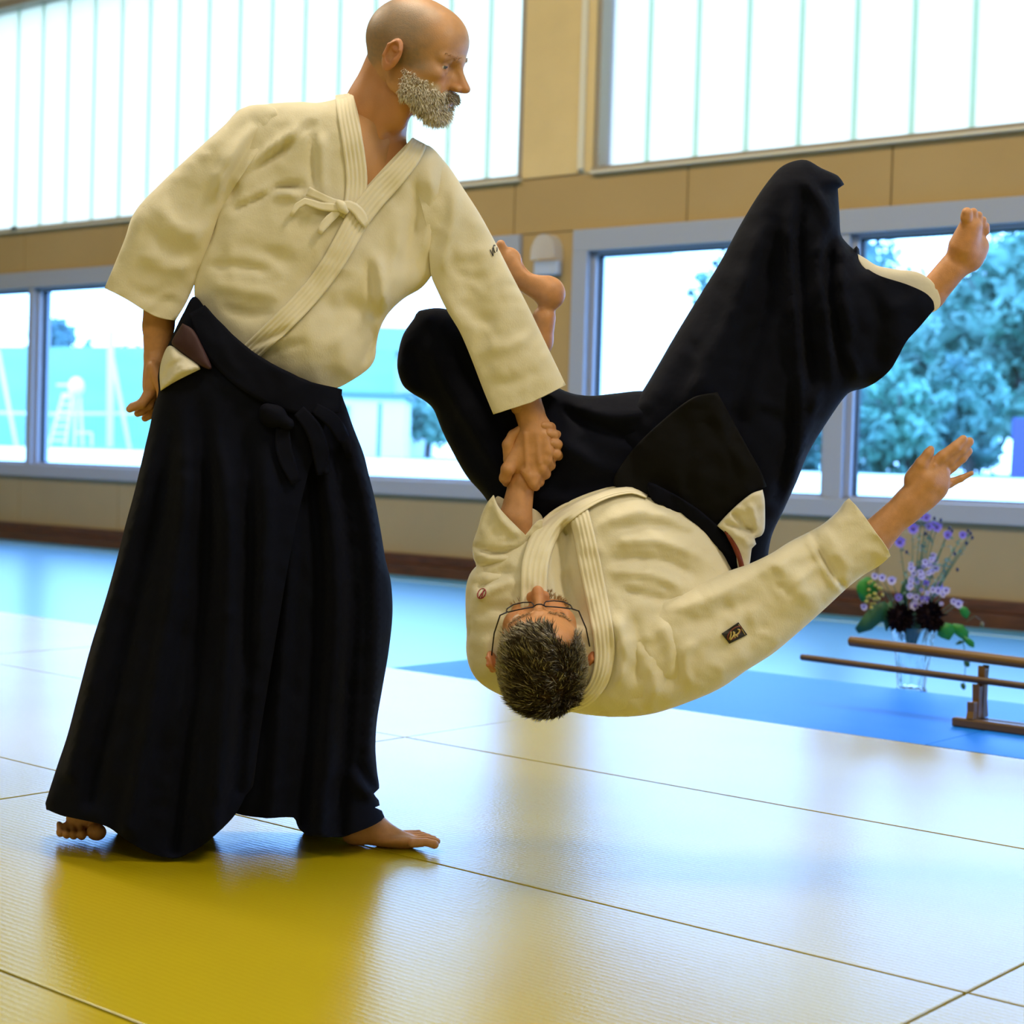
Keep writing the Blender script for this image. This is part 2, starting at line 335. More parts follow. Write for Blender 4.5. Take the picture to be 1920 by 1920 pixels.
def blockhouse(name, u0, u1, vt, vb, depth, dd, label, roof=None, wins=()):
    a = at(u0, vb, depth); b = at(u1, vb, depth); z1 = at((u0+u1)/2, vt, depth)[2]; ax = (b-a); ax[2] = 0; L = np.linalg.norm(ax); ax /= L; ny = np.array([-ax[1], ax[0], 0])
    T = lambda x, y, z: tuple(np.array([a[0], a[1], 0])+ax*x+ny*y+np.array([0, 0, z]))
    e = empty(name, T(L/2, dd/2, 0.3), label, 'building')
    MB().box((0, 0, 0), (L, dd, z1), T).build('wall', MT['render'], e)
    if roof:
        rr = MB(); hh = roof; rr.add([T(-.4, -.4, z1), T(L+.4, -.4, z1), T(L+.4, dd+.4, z1), T(-.4, dd+.4, z1), T(L*.25, dd/2, z1+hh), T(L*.75, dd/2, z1+hh)],
               [(0, 1, 5, 4), (1, 2, 5), (2, 3, 4, 5), (3, 0, 4), (0, 3, 2, 1)]); rr.build('roof', MT['roofm'], e)
    else: MB().box((-.1, -.1, z1), (L+.1, dd+.1, z1+.15), T).build('roof', MT['roofm'], e)
    for (x0, x1, zz0, zz1) in wins:
        f = MB().box((x0, -.05, zz0), (x1, .02, zz1), T).build('window', MT['pole'], e); MB().box((x0+.06, -.07, zz0+.06), (x1-.06, -.05, zz1-.06), T).build('pane', MT['roofm'], f)
    return e
blockhouse('white_building', 1050, 1249, 430, 900, 30, 6, 'white rendered building seen through the left pane of the right window', None, ())
blockhouse('white_building', 560, 755, 745, 872, 46, 3, 'low white building behind the gap between the two men', None, ((.5, 1.4, 1.2, 2.1),))
blockhouse('house', 650, 800, 660, 850, 75, 8, 'distant house with a grey hipped roof between the two men', 1.4, ((2.4, 3.2, 2.4, 3.6),))
# tennis court things
NT = empty('tennis_net', at(120, 836, 44), 'white-taped tennis net on the court outside the left window', 'net')
MB().tube([at(-120, 772, 44), at(90, 777, 44), at(330, 776, 44)], .05, 6).build('tape', MT['pole'], NT)
nm = MB()
for i in range(60): nm.tube([at(-120+i*7.6, 774, 44), at(-120+i*7.6, 836, 44)], .006, 3)
nm.build('mesh_cord', MT['dkpole'], NT)['kind'] = 'stuff'
for u in (206, -110): MB().tube([at(u, 728, 43.9), at(u, 838, 43.9)], .06, 8).build('post', MT['dkpole'], NT)
UC = empty('umpire_chair', at(125, 838, 42), 'white umpire chair with a ladder on the court outside the left window', 'chair')
def P4(u, v, d=42): return at(u, v, d)
l = MB(); l.tube([P4(92, 836), P4(118, 742)], .035, 6); l.tube([P4(122, 836), P4(136, 742)], .035, 6); l.build('ladder_rail', MT['white'], UC)
for k in range(7):
    t = k/7; MB().tube([P4(92+26*t+3, 836-94*t-10), P4(122+14*t+2, 836-94*t-10)], .028, 6).build('rung', MT['white'], UC)
for u0, u1 in ((155, 150), (140, 142)): MB().tube([P4(u0, 836, 42.6), P4(u1, 740, 42.6)], .035, 6).build('leg', MT['white'], UC)
MB().tube([P4(118, 742), P4(150, 740, 42.6)], .06, 6).build('seat_frame', MT['white'], UC)
MB().ell(P4(143, 726), (.20, .20, .26), 12, 8).build('seat', MT['white'], UC, smooth=True)
MB().tube([P4(106, 722), P4(130, 722)], .03, 6).build('armrest', MT['white'], UC)
MB().tube([P4(143, 812), P4(172, 812)], .03, 6).build('side_rail', MT['white'], UC); MB().tube([P4(172, 812), P4(172, 836)], .03, 6).build('side_leg', MT['white'], UC)
for k, (u0, v0, u1, v1, lb) in enumerate(((-4, 655, 32, 843, 'leaning white court pole at the left edge of the left window'), (205, 640, 243, 843, 'leaning white court pole just left of the standing man\'s hand'))):
    tag(MB().tube([at(u0, v0, 41), at(u1, v1, 41)], .05, 8).build('court_pole', MT['pole']), lb, 'pole')
tag(MB().tube([at(208, 620, 43), at(206, 838, 43)], .09, 8).build('court_pole', MT['pole']), 'thick upright white pole on the skyline left of the standing man\'s hand', 'pole')
tag(MB().tube([at(713, 755, 40), at(709, 868, 40)], .05, 8).build('fence_post', MT['dkpole']), 'thin dark post outside in the gap between the two men', 'post')
tag(MB().box((0, 0, 0), (1, 1, 1), lambda x, y, z: tuple(at(1895+x*50, 880, 30+y*.8)*np.array([1, 1, 0])+np.array([0, 0, .62+z*1.12]))).build('storage_bin', mat('violet_blue_plastic', (.05, .05, .22), .5)), 'violet-blue bin outside at the right edge of the right window', 'bin')

# ------------------------------------------------------------------ sword rack, staffs
MT['wood'] = mat('oiled_oak', (0.15, 0.078, 0.013), 0.42); var(MT['wood'], (0.13, 0.06, 0.010), 14, stretch=(.15, 1, 1))
MT['wood2'] = mat('dark_oak', (0.11, 0.058, 0.018), 0.4); var(MT['wood2'], (0.07, 0.035, 0.010), 14, stretch=(.15, 1, 1))
b0 = on_floor(1783, 1362, 0.0); BXo, BYo = b0[0], b0[1]
rack = empty('sword_rack', (BXo+.3, BYo+.06, 0), 'stepped brown wooden sword rack on the blue mat at the right edge', 'rack')
SX = lambda x, y, z: (BXo+x, BYo+y, z)
MB().box((0, 0, 0), (.95, .032, .028), SX).build('base_rail', MT['wood2'], rack, bevel=.006)
MB().box((0.03, .062, 0), (.95, .092, .026), SX).build('base_rail', MT['wood2'], rack, bevel=.006)
def dep_of(x, y, z): return float((np.array([BXo+x, BYo+y, z])-CPOS)@FW)
def prof(x0, pts):
    mb = MB(); n = len(pts); th = .022
    for xx in (x0, x0+th): mb.v += [SX(xx, y, z) for y, z in pts]
    mb.f.append(tuple(range(n))[::-1]); mb.f.append(tuple(range(n, 2*n)))
    for i in range(n): j = (i+1) % n; mb.f.append((i, j, j+n, i+n))
    return mb
for x0 in (.045, .86):
    prof(x0, [(.0, .028), (.034, .028), (.030, .05), (.030, .078), (.004, .078), (.006, .05)]).build('rest', MT['wood'], rack, bevel=.002)
    prof(x0+.002, [(.030, .028), (.062, .028), (.056, .08), (.060, .128), (.052, .120), (.040, .120), (.030, .130), (.034, .08)]).build('rest', MT['wood'], rack, bevel=.002)
    prof(x0+.004, [(.058, .028), (.098, .028), (.088, .08), (.087, .14), (.094, .182), (.086, .172), (.066, .172), (.060, .182), (.062, .12)]).build('rest', MT['wood'], rack, bevel=.002)
def rod(name, u0, v0, y, z, rad, length, m, label, tip=True):
    # left end on the ray through (u0,v0) at the rack's depth line y = BYo + y
    d = ray(u0, v0); t = (BYo+y)/d[1]; p0 = CPOS+d*t
    x0 = p0[0]; n = 24; pts = [(x0+length*i/n, BYo+y, z+(p0[2]-z)*max(0, 1-(i/n)/.9)) for i in range(n+1)]
    rads = [rad]*(n+1); pts = [(x0-.004, BYo+y, p0[2])]+pts; rads = [rad*.75]+rads
    o = MB().tube(pts, rads, 14).build(name, m, None, smooth=False)
    for p in o.data.polygons: p.use_smooth = len(p.vertices) == 4
    return tag(o, label, 'staff')
rod('wooden_staff', 1595, 1202, .076, .189, .0165, 1.28, MT['wood'], 'thick round wooden staff on the top rest of the sword rack')
rod('wooden_staff', 1504, 1232, .046, .132, .0105, 1.28, MT['wood2'], 'thin round wooden staff on the middle rest of the sword rack')

# ------------------------------------------------------------------ vase + bouquet
vb = on_floor(1708, 1301, GZ); VD = float((vb-CPOS)@FW); VK = VD/FPX
def V3(u, v, dw=0.0): return at(u, v, VD-dw)
vase = empty('glass_vase', tuple(vb), 'cut-crystal glass vase on the gym floor behind the blue mat', 'vase')
MT['crystal'] = mat('cut_crystal', (0.92, 0.97, 1.0), 0.05, spec=0.6, Transmission_Weight=1.0, IOR=1.45)
prf = [(26, 0), (27, 6), (24, 14), (26, 30), (30, 60), (34, 90), (38, 118), (41, 126)]
vm = MB(); NS = 36
for s_, rr in (('o', 0), ('i', 4)):
    for (r_, h_) in (prf if s_ == 'o' else [(a, max(b, 12)) for a, b in prf][::-1]):
        for j in range(NS):
            a = 2*math.pi*j/NS; q = (r_-rr+(1.6 if (j % 3 == 0 and s_ == 'o' and h_ > 5) else 0))*VK
            vm.v.append((vb[0]+q*math.cos(a+h_*.004), vb[1]+q*math.sin(a+h_*.004), vb[2]+h_*VK))
R_ = len(prf)*2
for i in range(R_-1):
    for j in range(NS):
        a = i*NS+j; b = i*NS+(j+1) % NS; vm.f.append((a, b, b+NS, a+NS))
vm.f.append(tuple(range(NS))[::-1]); vm.f.append(tuple((R_-1)*NS+j for j in range(NS)))
vm.build('body', MT['crystal'], vase)
bq = empty('flower_bouquet', tuple(vb+np.array([0, 0, .12])), 'mixed bouquet of lilac asters, two dark dahlias and leaves in the crystal vase', 'flowers')
MT['dahlia'] = mat('dark_dahlia', (0.006, 0.0006, 0.002), 0.8, spec=0.15); MT['lilac'] = mat('lilac_petal', (0.25, 0.20, 0.85), 0.6); MT['pale'] = mat('pale_lilac_petal', (0.60, 0.58, 0.90), 0.6)
MT['green'] = mat('fresh_leaf', (0.01, 0.20, 0.015), 0.45); MT['green2'] = mat('dark_leaf', (0.012, 0.085, 0.022), 0.5); MT['stem'] = mat('stem', (0.07, 0.16, 0.10), 0.6)
MT['ybud'] = mat('yellow_green_bud', (0.33, 0.30, 0.05), 0.6); MT['eye'] = mat('flower_eye', (0.10, 0.06, 0.35), 0.6); MT['stalkbud'] = mat('dark_bud', (0.02, .03, .10), .6)
def fanflower(c, r, n, m, name, layers=1, up=0.35, ball=False, seed=0):
    rg = np.random.default_rng(seed); mb = MB(); c = np.array(c)
    for L in range(layers):
        for i in range(n):
            if ball:
                d = rg.normal(size=3); d[1] = -abs(d[1])*.8 if rg.random() < .7 else d[1]; d /= np.linalg.norm(d)
            else:
                a = 2*math.pi*(i+.5*L)/n; d = RT*math.cos(a)+UP*math.sin(a)-FW*up; d /= np.linalg.norm(d)
            s = np.cross(d, FW+rg.normal(size=3)*.15); s /= np.linalg.norm(s)+1e-9; nn = np.cross(s, d)
            w = r*(.13 if ball else .2); rr = r*rg.uniform(.85, 1.08)
            mb.add([c, c+d*rr*.5+s*w, c+d*rr, c+d*rr*.5-s*w, c+d*rr*.5+nn*w*.5], [(0, 1, 4), (1, 2, 4), (2, 3, 4), (3, 0, 4), (0, 3, 2, 1)])
    return mb.build(name, m, bq)
for k, (u, v, r) in enumerate(((1690, 1158, 27), (1746, 1155, 29))):
    fl = fanflower(V3(u, v, .07), r*VK*1.15, 170, MT['dahlia'], 'dahlia', 1, ball=True, seed=k); MB().ell(V3(u, v, .07), (r*.62*VK,)*3, 12, 8).build('dahlia_core', MT['dahlia'], fl)
def aster(u, v, r, pale=False, dw=.03):
    r = r*1.35; f = fanflower(V3(u, v, dw), r*VK, 14, MT['pale' if pale else 'lilac'], 'aster', 1, .3); MB().ell(V3(u, v, dw+r*VK*.12), (r*.3*VK,)*3, 8, 5).build('flower_eye', MT['eye'], f)
STEM0 = (1708, 1210)
def stem(u, v, r=.0016, bend=0.5, mat_='stem', dw=.02):
    m_ = (STEM0[0]+(u-STEM0[0])*.35, STEM0[1]+(v-STEM0[1])*bend+ (0)); p = [V3(*STEM0), V3(m_[0], m_[1], dw*.5), V3(u, v, dw)]
    q = [((1-t)**2)*p[0]+2*t*(1-t)*p[1]+t*t*p[2] for t in np.linspace(0, 1, 8)]
    MB().tube(q, [r*1.6, r*1.5, r*1.4, r*1.3, r*1.2, r*1.1, r, r*.8], 5).build('stem', MT[mat_], bq)
AST = [(1712, 991, 10), (1687, 1016, 10), (1757, 988, 9), (1742, 987, 7), (1737, 970, 8), (1750, 983, 6), (1777, 1003, 8), (1805, 1003, 7), (1685, 1120, 7), (1728, 968, 6)]
for a in AST: aster(*a); stem(a[0], a[1])
for a in ((1672, 1088, 8), (1654, 1083, 7), (1640, 1080, 6), (1774, 1107, 7), (1768, 1115, 5), (1797, 1132, 8), (1788, 1128, 6), (1716, 1136, 9), (1765, 1132, 4), (1740, 1152, 5), (1620, 1138, 6)): aster(*a, pale=True, dw=.05); stem(a[0], a[1])
rg = np.random.default_rng(5)
for k in range(30):
    u = rg.uniform(1708, 1756); v = rg.uniform(1046, 1082)-(u-1730)*.25
    aster(u, v, rg.uniform(4, 6.5), True, rg.uniform(.0, .06))
for k in range(26): aster(rg.uniform(1704, 1768), rg.uniform(1088, 1140), rg.uniform(4, 6.5), rg.random() < .7, rg.uniform(.0, .06))
for k, (u, v) in enumerate([(1820, 1000), (1815, 995), (1823, 1008), (1785, 995), (1780, 990), (1764, 975), (1752, 972), (1790, 1038), (1812, 1018), (1700, 1035), (1735, 1000), (1795, 1068)]):
    MB().ell(V3(u, v, .02), (3*VK, 3*VK, 4*VK), 8, 6).build('bud', MT['stalkbud'], bq)
    if k % 2 == 0: stem(u, v)
lf = MB()
for k in range(320):
    t = rg.uniform(.45, 1); tgt = AST[rg.integers(len(AST))] if rg.random() < .7 else (1815, 1000, 1)
    u = STEM0[0]+(tgt[0]-STEM0[0])*t**1.4+rg.normal()*6; v = STEM0[1]+(tgt[1]-STEM0[1])*t+rg.normal()*6; c = V3(u, v, rg.uniform(-.02, .05))
    a = rg.normal(size=3); a /= np.linalg.norm(a); e = np.cross(a, rg.normal(size=3)); e /= np.linalg.norm(e); s = .009*rg.uniform(.6, 1.4); lf.add([c-a*s, c+e*s*.4, c+a*s, c-e*s*.4], [(0, 1, 2, 3)])
lf.build('sprig_leaves', mat('grey_green_sprig', (.12, .24, .20), .6), bq)['kind'] = 'stuff'
def leaf(p, w, m, dw=.04, fold=.25):
    # p: list of (u,v) along the midrib; w widths (px)
    mb = MB(); P = [V3(u, v, dw) for u, v in p]; n = len(P)
    for i, c in enumerate(P):
        t = P[min(i+1, n-1)]-P[max(i-1, 0)]; t /= np.linalg.norm(t); s = np.cross(t, FW); s /= np.linalg.norm(s)
        ww = w[i]*VK; mb.v += [tuple(c-s*ww-FW*ww*fold), tuple(c), tuple(c+s*ww-FW*ww*fold)]
    for i in range(n-1): mb.f += [(3*i, 3*i+1, 3*i+4, 3*i+3), (3*i+1, 3*i+2, 3*i+5, 3*i+4)]
    o = mb.build('leaf', MT[m], bq, smooth=True); s = o.modifiers.new('s', 'SOLIDIFY'); s.thickness = .0012
leaf([(1628, 1082), (1626, 1092), (1625, 1104), (1621, 1116), (1616, 1128)], [4, 17, 21, 16, 2], 'green')
leaf([(1662, 1130), (1650, 1142), (1638, 1156), (1624, 1170), (1606, 1183)], [5, 13, 16, 14, 6], 'green2', .06)
leaf([(1670, 1128), (1664, 1150), (1663, 1166), (1662, 1184)], [3, 8, 7, 1], 'green2', .05)
leaf([(1700, 1085), (1697, 1100), (1695, 1118), (1694, 1135)], [2, 8, 9, 5], 'green2', .0)
leaf([(1763, 1172), (1770, 1180), (1777, 1190), (1779, 1200)], [8, 17, 14, 2], 'green', .06)
leaf([(1785, 1172), (1797, 1180), (1808, 1190), (1812, 1200)], [4, 11, 10, 2], 'green', .05)
leaf([(1806, 1195), (1815, 1202), (1822, 1208), (1826, 1214)], [3, 6, 6, 1], 'green', .05)
leaf([(1792, 1208), (1800, 1204), (1808, 1203)], [1, 4, 1], 'green2', .05)
leaf([(1800, 1138), (1806, 1144), (1811, 1152), (1812, 1160)], [3, 8, 8, 2], 'green', .03)
leaf([(1640, 1150), (1655, 1158), (1672, 1160)], [2, 9, 3], 'green2', .05)
leaf([(1810, 1238), (1813, 1245), (1816, 1250)], [4, 6, 2], 'green2', .02); leaf([(1803, 1281), (1806, 1287), (1808, 1293)], [3, 5, 2], 'green2', .02)
leaf([(1705, 1160), (1708, 1180), (1710, 1200), (1708, 1226)], [10, 16, 12, 2], 'green2', .0)
MB().tube([V3(1785, 1175, .05), V3(1805, 1195, .05), V3(1811, 1240, .03), V3(1807, 1290, .02)], .0015, 5).build('trailing_stem', MT['green2'], bq)
for k in range(26): MB().ell(V3(rg.normal(1637, 9), rg.normal(1118, 14), rg.uniform(.03, .08)), (3.6*VK,)*3, 8, 6).build('berry', MT['ybud'], bq)
MB().ell(V3(1841, 1172, .02), (4*VK, 4*VK, 6*VK), 10, 8).build('bud', mat('olive_bud', (.10, .10, .03), .6), bq); MB().tube([V3(1812, 1165, .03), V3(1828, 1155, .03), V3(1840, 1163, .02)], .0008, 5).build('stem', MT['stem'], bq)
for (u, v) in ((1741, 1122), (1750, 1100), (1725, 1110), (1765, 1145), (1660, 1105), (1645, 1125)): stem(u, v)
# ------------------------------------------------------------------ modelling kit for cloth and bodies
def polydist(P, Q):            # distance of points P (n,2) to closed polygon Q (m,2)
    A = Q; B = np.roll(Q, -1, 0); best = np.full(len(P), 1e18)
    for a, b in zip(A, B):
        ab = b-a; L = ab@ab+1e-12; t = np.clip(((P-a)@ab)/L, 0, 1); d = P-a-t[:, None]*ab; best = np.minimum(best, (d*d).sum(1))
    return np.sqrt(best)
def linedist(P, Q):            # open polyline: distance and parameter 0..1 and signed side
    Q = np.array(Q, float); best = np.full(len(P), 1e18); par = np.zeros(len(P)); sd = np.zeros(len(P))
    seg = np.sqrt(((Q[1:]-Q[:-1])**2).sum(1)); cum = np.r_[0, np.cumsum(seg)]; T = cum[-1]
    for i in range(len(Q)-1):
        a, b = Q[i], Q[i+1]; ab = b-a; L = ab@ab+1e-12; t = np.clip(((P-a)@ab)/L, 0, 1); d = P-a-t[:, None]*ab; dd = (d*d).sum(1)
        m = dd < best; best = np.where(m, dd, best); par = np.where(m, (cum[i]+t*seg[i])/T, par); sd = np.where(m, np.sign(ab[0]*(P[:, 1]-a[1])-ab[1]*(P[:, 0]-a[0])), sd)
    return np.sqrt(best), par, sd
def inside(P, Q):
    x, y = P[:, 0], P[:, 1]; r = np.zeros(len(P), bool); n = len(Q)
    for i in range(n):
        x1, y1 = Q[i]; x2, y2 = Q[(i+1) % n]
        if y1 == y2: continue
        c = ((y1 > y) != (y2 > y)) & (x < (x2-x1)*(y-y1)/(y2-y1)+x1); r ^= c
    return r
def smooth_poly(pts, step=7.0, closed=True, sharp=()):
    P = np.array(pts, float); n = len(P); out = []
    rng_ = range(n if closed else n-1)
    for i in rng_:
        p0 = P[(i-1) % n] if (closed or i > 0) else P[i]; p1 = P[i]; p2 = P[(i+1) % n]; p3 = P[(i+2) % n] if (closed or i+2 < n) else P[(i+1) % n]
        d = np.linalg.norm(p2-p1); m1 = (p2-p0)/2; m2 = (p3-p1)/2
        # limit tangents and keep marked corners crisp
        for q in (0, 1):
            m = m1 if q == 0 else m2; L = np.linalg.norm(m); idx = i if q == 0 else (i+1) % n
            if L > d: m = m*d/L
            if idx in sharp: m = (p2-p1)
            if q == 0: m1 = m
            else: m2 = m
        k = max(1, int(d/step))
        for j in range(k):
            t = j/k; h = (2*t**3-3*t*t+1, t**3-2*t*t+t, -2*t**3+3*t*t, t**3-t*t); out.append(h[0]*p1+h[1]*m1+h[2]*p2+h[3]*m2)
    if not closed: out.append(P[-1])
    return np.array(out)
def vnoise(P, scale, seed=0):
    return np.array([mnoise.noise(Vector((p[0]/scale, p[1]/scale, seed*7.3))) for p in P])
class Field:
    """thickness of a pillow that fills a closed outline (solution of a Poisson problem on a raster)"""
    def __init__(s, dom, T, h=5.0, k=1.0):
        s.dom = np.array(dom, float); s.T = T; s.h = h; s.k = k
        lo = s.dom.min(0)-3*h; hi = s.dom.max(0)+3*h; s.lo = lo; nx, ny = (np.ceil((hi-lo)/h)).astype(int)+1
        X, Y = np.meshgrid(lo[0]+h*np.arange(nx), lo[1]+h*np.arange(ny), indexing='ij'); P = np.c_[X.ravel(), Y.ravel()]
        ins = inside(P, s.dom).reshape(nx, ny); phi = np.zeros((nx, ny))
        lv = [8, 4, 2, 1]; cur = None
        for f in lv:
            m = ins[::f, ::f]; hh = h*f
            if cur is None: a = np.zeros(m.shape)
            else: a = np.kron(cur, np.ones((2, 2)))[:m.shape[0], :m.shape[1]]; a = np.pad(a, ((0, m.shape[0]-a.shape[0]), (0, m.shape[1]-a.shape[1])))
            mm = m.copy(); mm[0] = mm[-1] = False; mm[:, 0] = mm[:, -1] = False
            for it in range(220 if f > 1 else 160):
                b = np.zeros_like(a); b[1:-1, 1:-1] = (a[2:, 1:-1]+a[:-2, 1:-1]+a[1:-1, 2:]+a[1:-1, :-2]+hh*hh)/4; a = np.where(mm, a*.05+b*.95, 0)
            cur = a
        phi = cur; d = polydist(P, s.dom).reshape(nx, ny); q = np.where(ins, phi/np.maximum(d, h*.6), 0); w = np.where(ins & (d > h*.8), 1.0, 0.0)
        qq = q*w; ww = w.copy()
        for it in range(4):
            qq = s._bl(qq); ww = s._bl(ww)
        s.q = np.where(ww > 1e-6, qq/np.maximum(ww, 1e-6), 0); s.phi = phi
    def _bl(s, a):
        b = a.copy(); b[1:-1] += a[2:]+a[:-2]; c = b.copy(); c[:, 1:-1] += b[:, 2:]+b[:, :-2]; return c/9
    def samp(s, A, P):
        g = (P-s.lo)/s.h; g = np.clip(g, 0, np.array(A.shape)-1.001); i = g.astype(int); f = g-i
        a = A[i[:, 0], i[:, 1]]; b = A[i[:, 0]+1, i[:, 1]]; c = A[i[:, 0], i[:, 1]+1]; d = A[i[:, 0]+1, i[:, 1]+1]
        return (a*(1-f[:, 0])+b*f[:, 0])*(1-f[:, 1])+(c*(1-f[:, 0])+d*f[:, 0])*f[:, 1]
    def t(s, P):
        P = np.asarray(P, float); ins = inside(P, s.dom); d = polydist(P, s.dom)*ins
        t = np.sqrt(np.maximum(2*s.samp(s.q, P)*d, 0))*s.k; return s.T*np.tanh(t/s.T)
def idw(ctrl, p=3.0):
    C = np.array(ctrl, float)
    def f(P):
        P = np.asarray(P, float)
        if len(C) == 1: return np.full(len(P), C[0, 2])
        d = np.sqrt(((P[:, None, :]-C[None, :, :2])**2).sum(2))+25; w = d**-p; return (w*C[:, 2]).sum(1)/w.sum(1)
    return f
FOLD = 1.65
class Part:
    """a cloth or flesh volume: outline + depth; front(P) gives the height of its front surface"""
    def __init__(s, outline, T=100, ctrl=((0, 0, 0),), dom=None, folds=(), steps=(), k=1.0, back=1.0, wob=0, wobs=60, seed=1, sharp=(), D=3.2, smooth=True, step=7.0, h=5.0):
        s.out = smooth_poly(outline, step, sharp=sharp) if smooth else np.array(outline, float)
        s.field = Field(smooth_poly(dom, step) if dom is not None else s.out, T, h, k); s.c = idw(ctrl); s.folds = folds; s.steps = steps; s.back = back; s.wob = wob; s.wobs = wobs; s.seed = seed; s.D = D
    def relief(s, P):
        r = np.zeros(len(P))
        for fo in s.folds:
            pts, a, sg = fo[:3]; d, par, sd = linedist(P, smooth_poly(pts, 12, closed=False)); tp = np.clip(np.minimum(par, 1-par)/.22, 0, 1); tp = tp*tp*(3-2*tp)
            if len(fo) > 3 and fo[3] == 'open': tp = np.clip(par/.22, 0, 1)
            if len(fo) > 3 and fo[3] == 'full': tp = 1
            r += a*FOLD*tp*np.exp(-(d/sg)**2)
        for pts, a, L in s.steps:      # raised on the right-hand side of the polyline's direction
            d, par, sd = linedist(P, smooth_poly(pts, 12, closed=False)); tp = np.clip(np.minimum(par, 1-par)/.12, 0, 1); r += np.where(sd > 0, a*tp*np.exp(-d/L), 0)
        if s.wob:
            n1 = vnoise(P, s.wobs, s.seed); n2 = vnoise(P+np.c_[n1, -n1]*30, s.wobs*.5, s.seed+3); r += s.wob*1.2*n1+s.wob*1.6*(.35-np.abs(n2))+s.wob*.5*(.3-np.abs(vnoise(P, s.wobs*.24, s.seed+5)))
        return r
    def front(s, P):
        P = np.asarray(P, float); t = s.field.t(P); fade = np.clip(t/12, 0, 1); return s.c(P)+t+s.relief(P)*fade
    def mesh(s, name, step=9.0, thick=2.5, mat_=None, parent=None, ends=()):
        Q = s.out; n = len(Q); lo, hi = Q.min(0), Q.max(0); pts = []
        xs = np.arange(lo[0], hi[0], step); ys = np.arange(lo[1], hi[1], step*.866)
        G_ = np.array([(x+(step/2 if j % 2 else 0), y) for j, y in enumerate(ys) for x in xs])
        d = polydist(G_, Q); G_ = G_[inside(G_, Q) & (d > step*.75)]
        ring = []
        nrm = np.roll(Q, -1, 0)-np.roll(Q, 1, 0); nrm = np.c_[-nrm[:, 1], nrm[:, 0]]; nrm /= np.linalg.norm(nrm, axis=1)[:, None]+1e-9
        for off in (1.2, 3.2, 6.2):
            for sg in (1, -1):
                R_ = Q+nrm*off*sg; dd = polydist(R_, Q); ok = inside(R_, Q) & (dd > off*.85); ring.append(R_[ok])
        ring = np.concatenate(ring); G_ = G_[polydist(G_, Q) > 8.2*min(1, step/9)+0*1] if step >= 8 else G_
        A = np.concatenate([Q, ring, G_])
        vs = [Vector(p) for p in A]; res = geometry.delaunay_2d_cdt(vs, [(i, (i+1) % n) for i in range(n)], [], 1, 1e-4)
        V2 = np.array([tuple(v) for v in res[0]]); F = res[2]
        t = s.field.t(V2); fr = s.c(V2)+t+s.relief(V2)*np.clip(t/12, 0, 1); bk = s.c(V2)-t*s.back
        bd = set();
        ec = {}
        for f in F:
            for a, b in zip(f, f[1:]+f[:1]):
                k_ = (min(a, b), max(a, b)); ec[k_] = ec.get(k_, 0)+1
        for (a, b), c in ec.items():
            if c == 1: bd.add(a); bd.add(b)
        vf = [P3(p[0], p[1], w, s.D) for p, w in zip(V2, fr)]; faces = [tuple(f) for f in F]; verts = list(vf); idx = {}
        for i, p in enumerate(V2):
            if i in bd and t[i] < 1.5: idx[i] = i
            else: idx[i] = len(verts); verts.append(P3(p[0], p[1], bk[i], s.D))
        faces += [tuple(idx[i] for i in f)[::-1] for f in F]
        # close the side seams except at the open ends (cuffs, hems)
        for f in F:
            for a, b in zip(f, tuple(f[1:])+(f[0],)):
                if ec[(min(a, b), max(a, b))] == 1 and (idx[a] != a or idx[b] != b):
                    m_ = (V2[a]+V2[b])/2
                    if any(math.hypot(m_[0]-e[0], m_[1]-e[1]) < e[2] for e in ends): continue
                    q = [b, a, idx[a], idx[b]]; q = [x for i_, x in enumerate(q) if x not in q[:i_]]
                    if len(q) > 2: faces.append(tuple(q))
        # orient: image v is down, so flip everything once
        me = bpy.data.meshes.new(name); me.from_pydata([tuple(v) for v in verts], [], [f[::-1] for f in faces]); me.update()
        o = link(name, me, mat_, parent, smooth=True)
        if thick:
            sm = o.modifiers.new('cloth', 'SOLIDIFY'); sm.thickness = thick/1000; sm.offset = -1
        return o
def P3(u, v, w, D=3.2): return at(u, v, D-w/1000.0)
def ribbon(name, part, path, hw, lift=4.0, nx=9, mat_=None, parent=None, ridges=0, ramp=1.2, step=10, thick=3.0, wfn=None, closed_edge=True):
    """strip of cloth lying on a part; hw = half width along the path (scalar or list)"""
    C = smooth_poly(path, step, closed=False); n = len(C); h_ = np.interp(np.linspace(0, 1, n), np.linspace(0, 1, len(hw)), hw) if hasattr(hw, '__len__') else np.full(n, hw)
    tg = np.gradient(C, axis=0); tg /= np.linalg.norm(tg, axis=1)[:, None]+1e-9; nr = np.c_[-tg[:, 1], tg[:, 0]]
    s_ = np.linspace(-1, 1, nx); P = (C[:, None, :]+nr[:, None, :]*(h_[:, None]*s_[None, :])[:, :, None]).reshape(-1, 2)
    w = (part.front(P) if wfn is None else wfn(P)).reshape(n, nx)+lift
    if ridges: w = w+ramp*np.abs(np.sin(np.linspace(0, math.pi*ridges, nx)))[None, :]-ramp*.5
    V = [tuple(P3(P[i][0], P[i][1], w.ravel()[i], part.D if part is not None else 3.2)) for i in range(n*nx)]; F = []
    for i in range(n-1):
        for j in range(nx-1): a = i*nx+j; F.append((a, a+1, a+nx+1, a+nx))
    me = bpy.data.meshes.new(name); me.from_pydata(V, [], F); me.update(); o = link(name, me, mat_, parent, smooth=True)
    # make normals face the camera side
    c = me.polygons[len(F)//2]
    if Vector(c.normal).dot(Vector(FW)) > 0: me.flip_normals()
    if thick: sm = o.modifiers.new('cloth', 'SOLIDIFY'); sm.thickness = thick/1000; sm.offset = -1
    return o
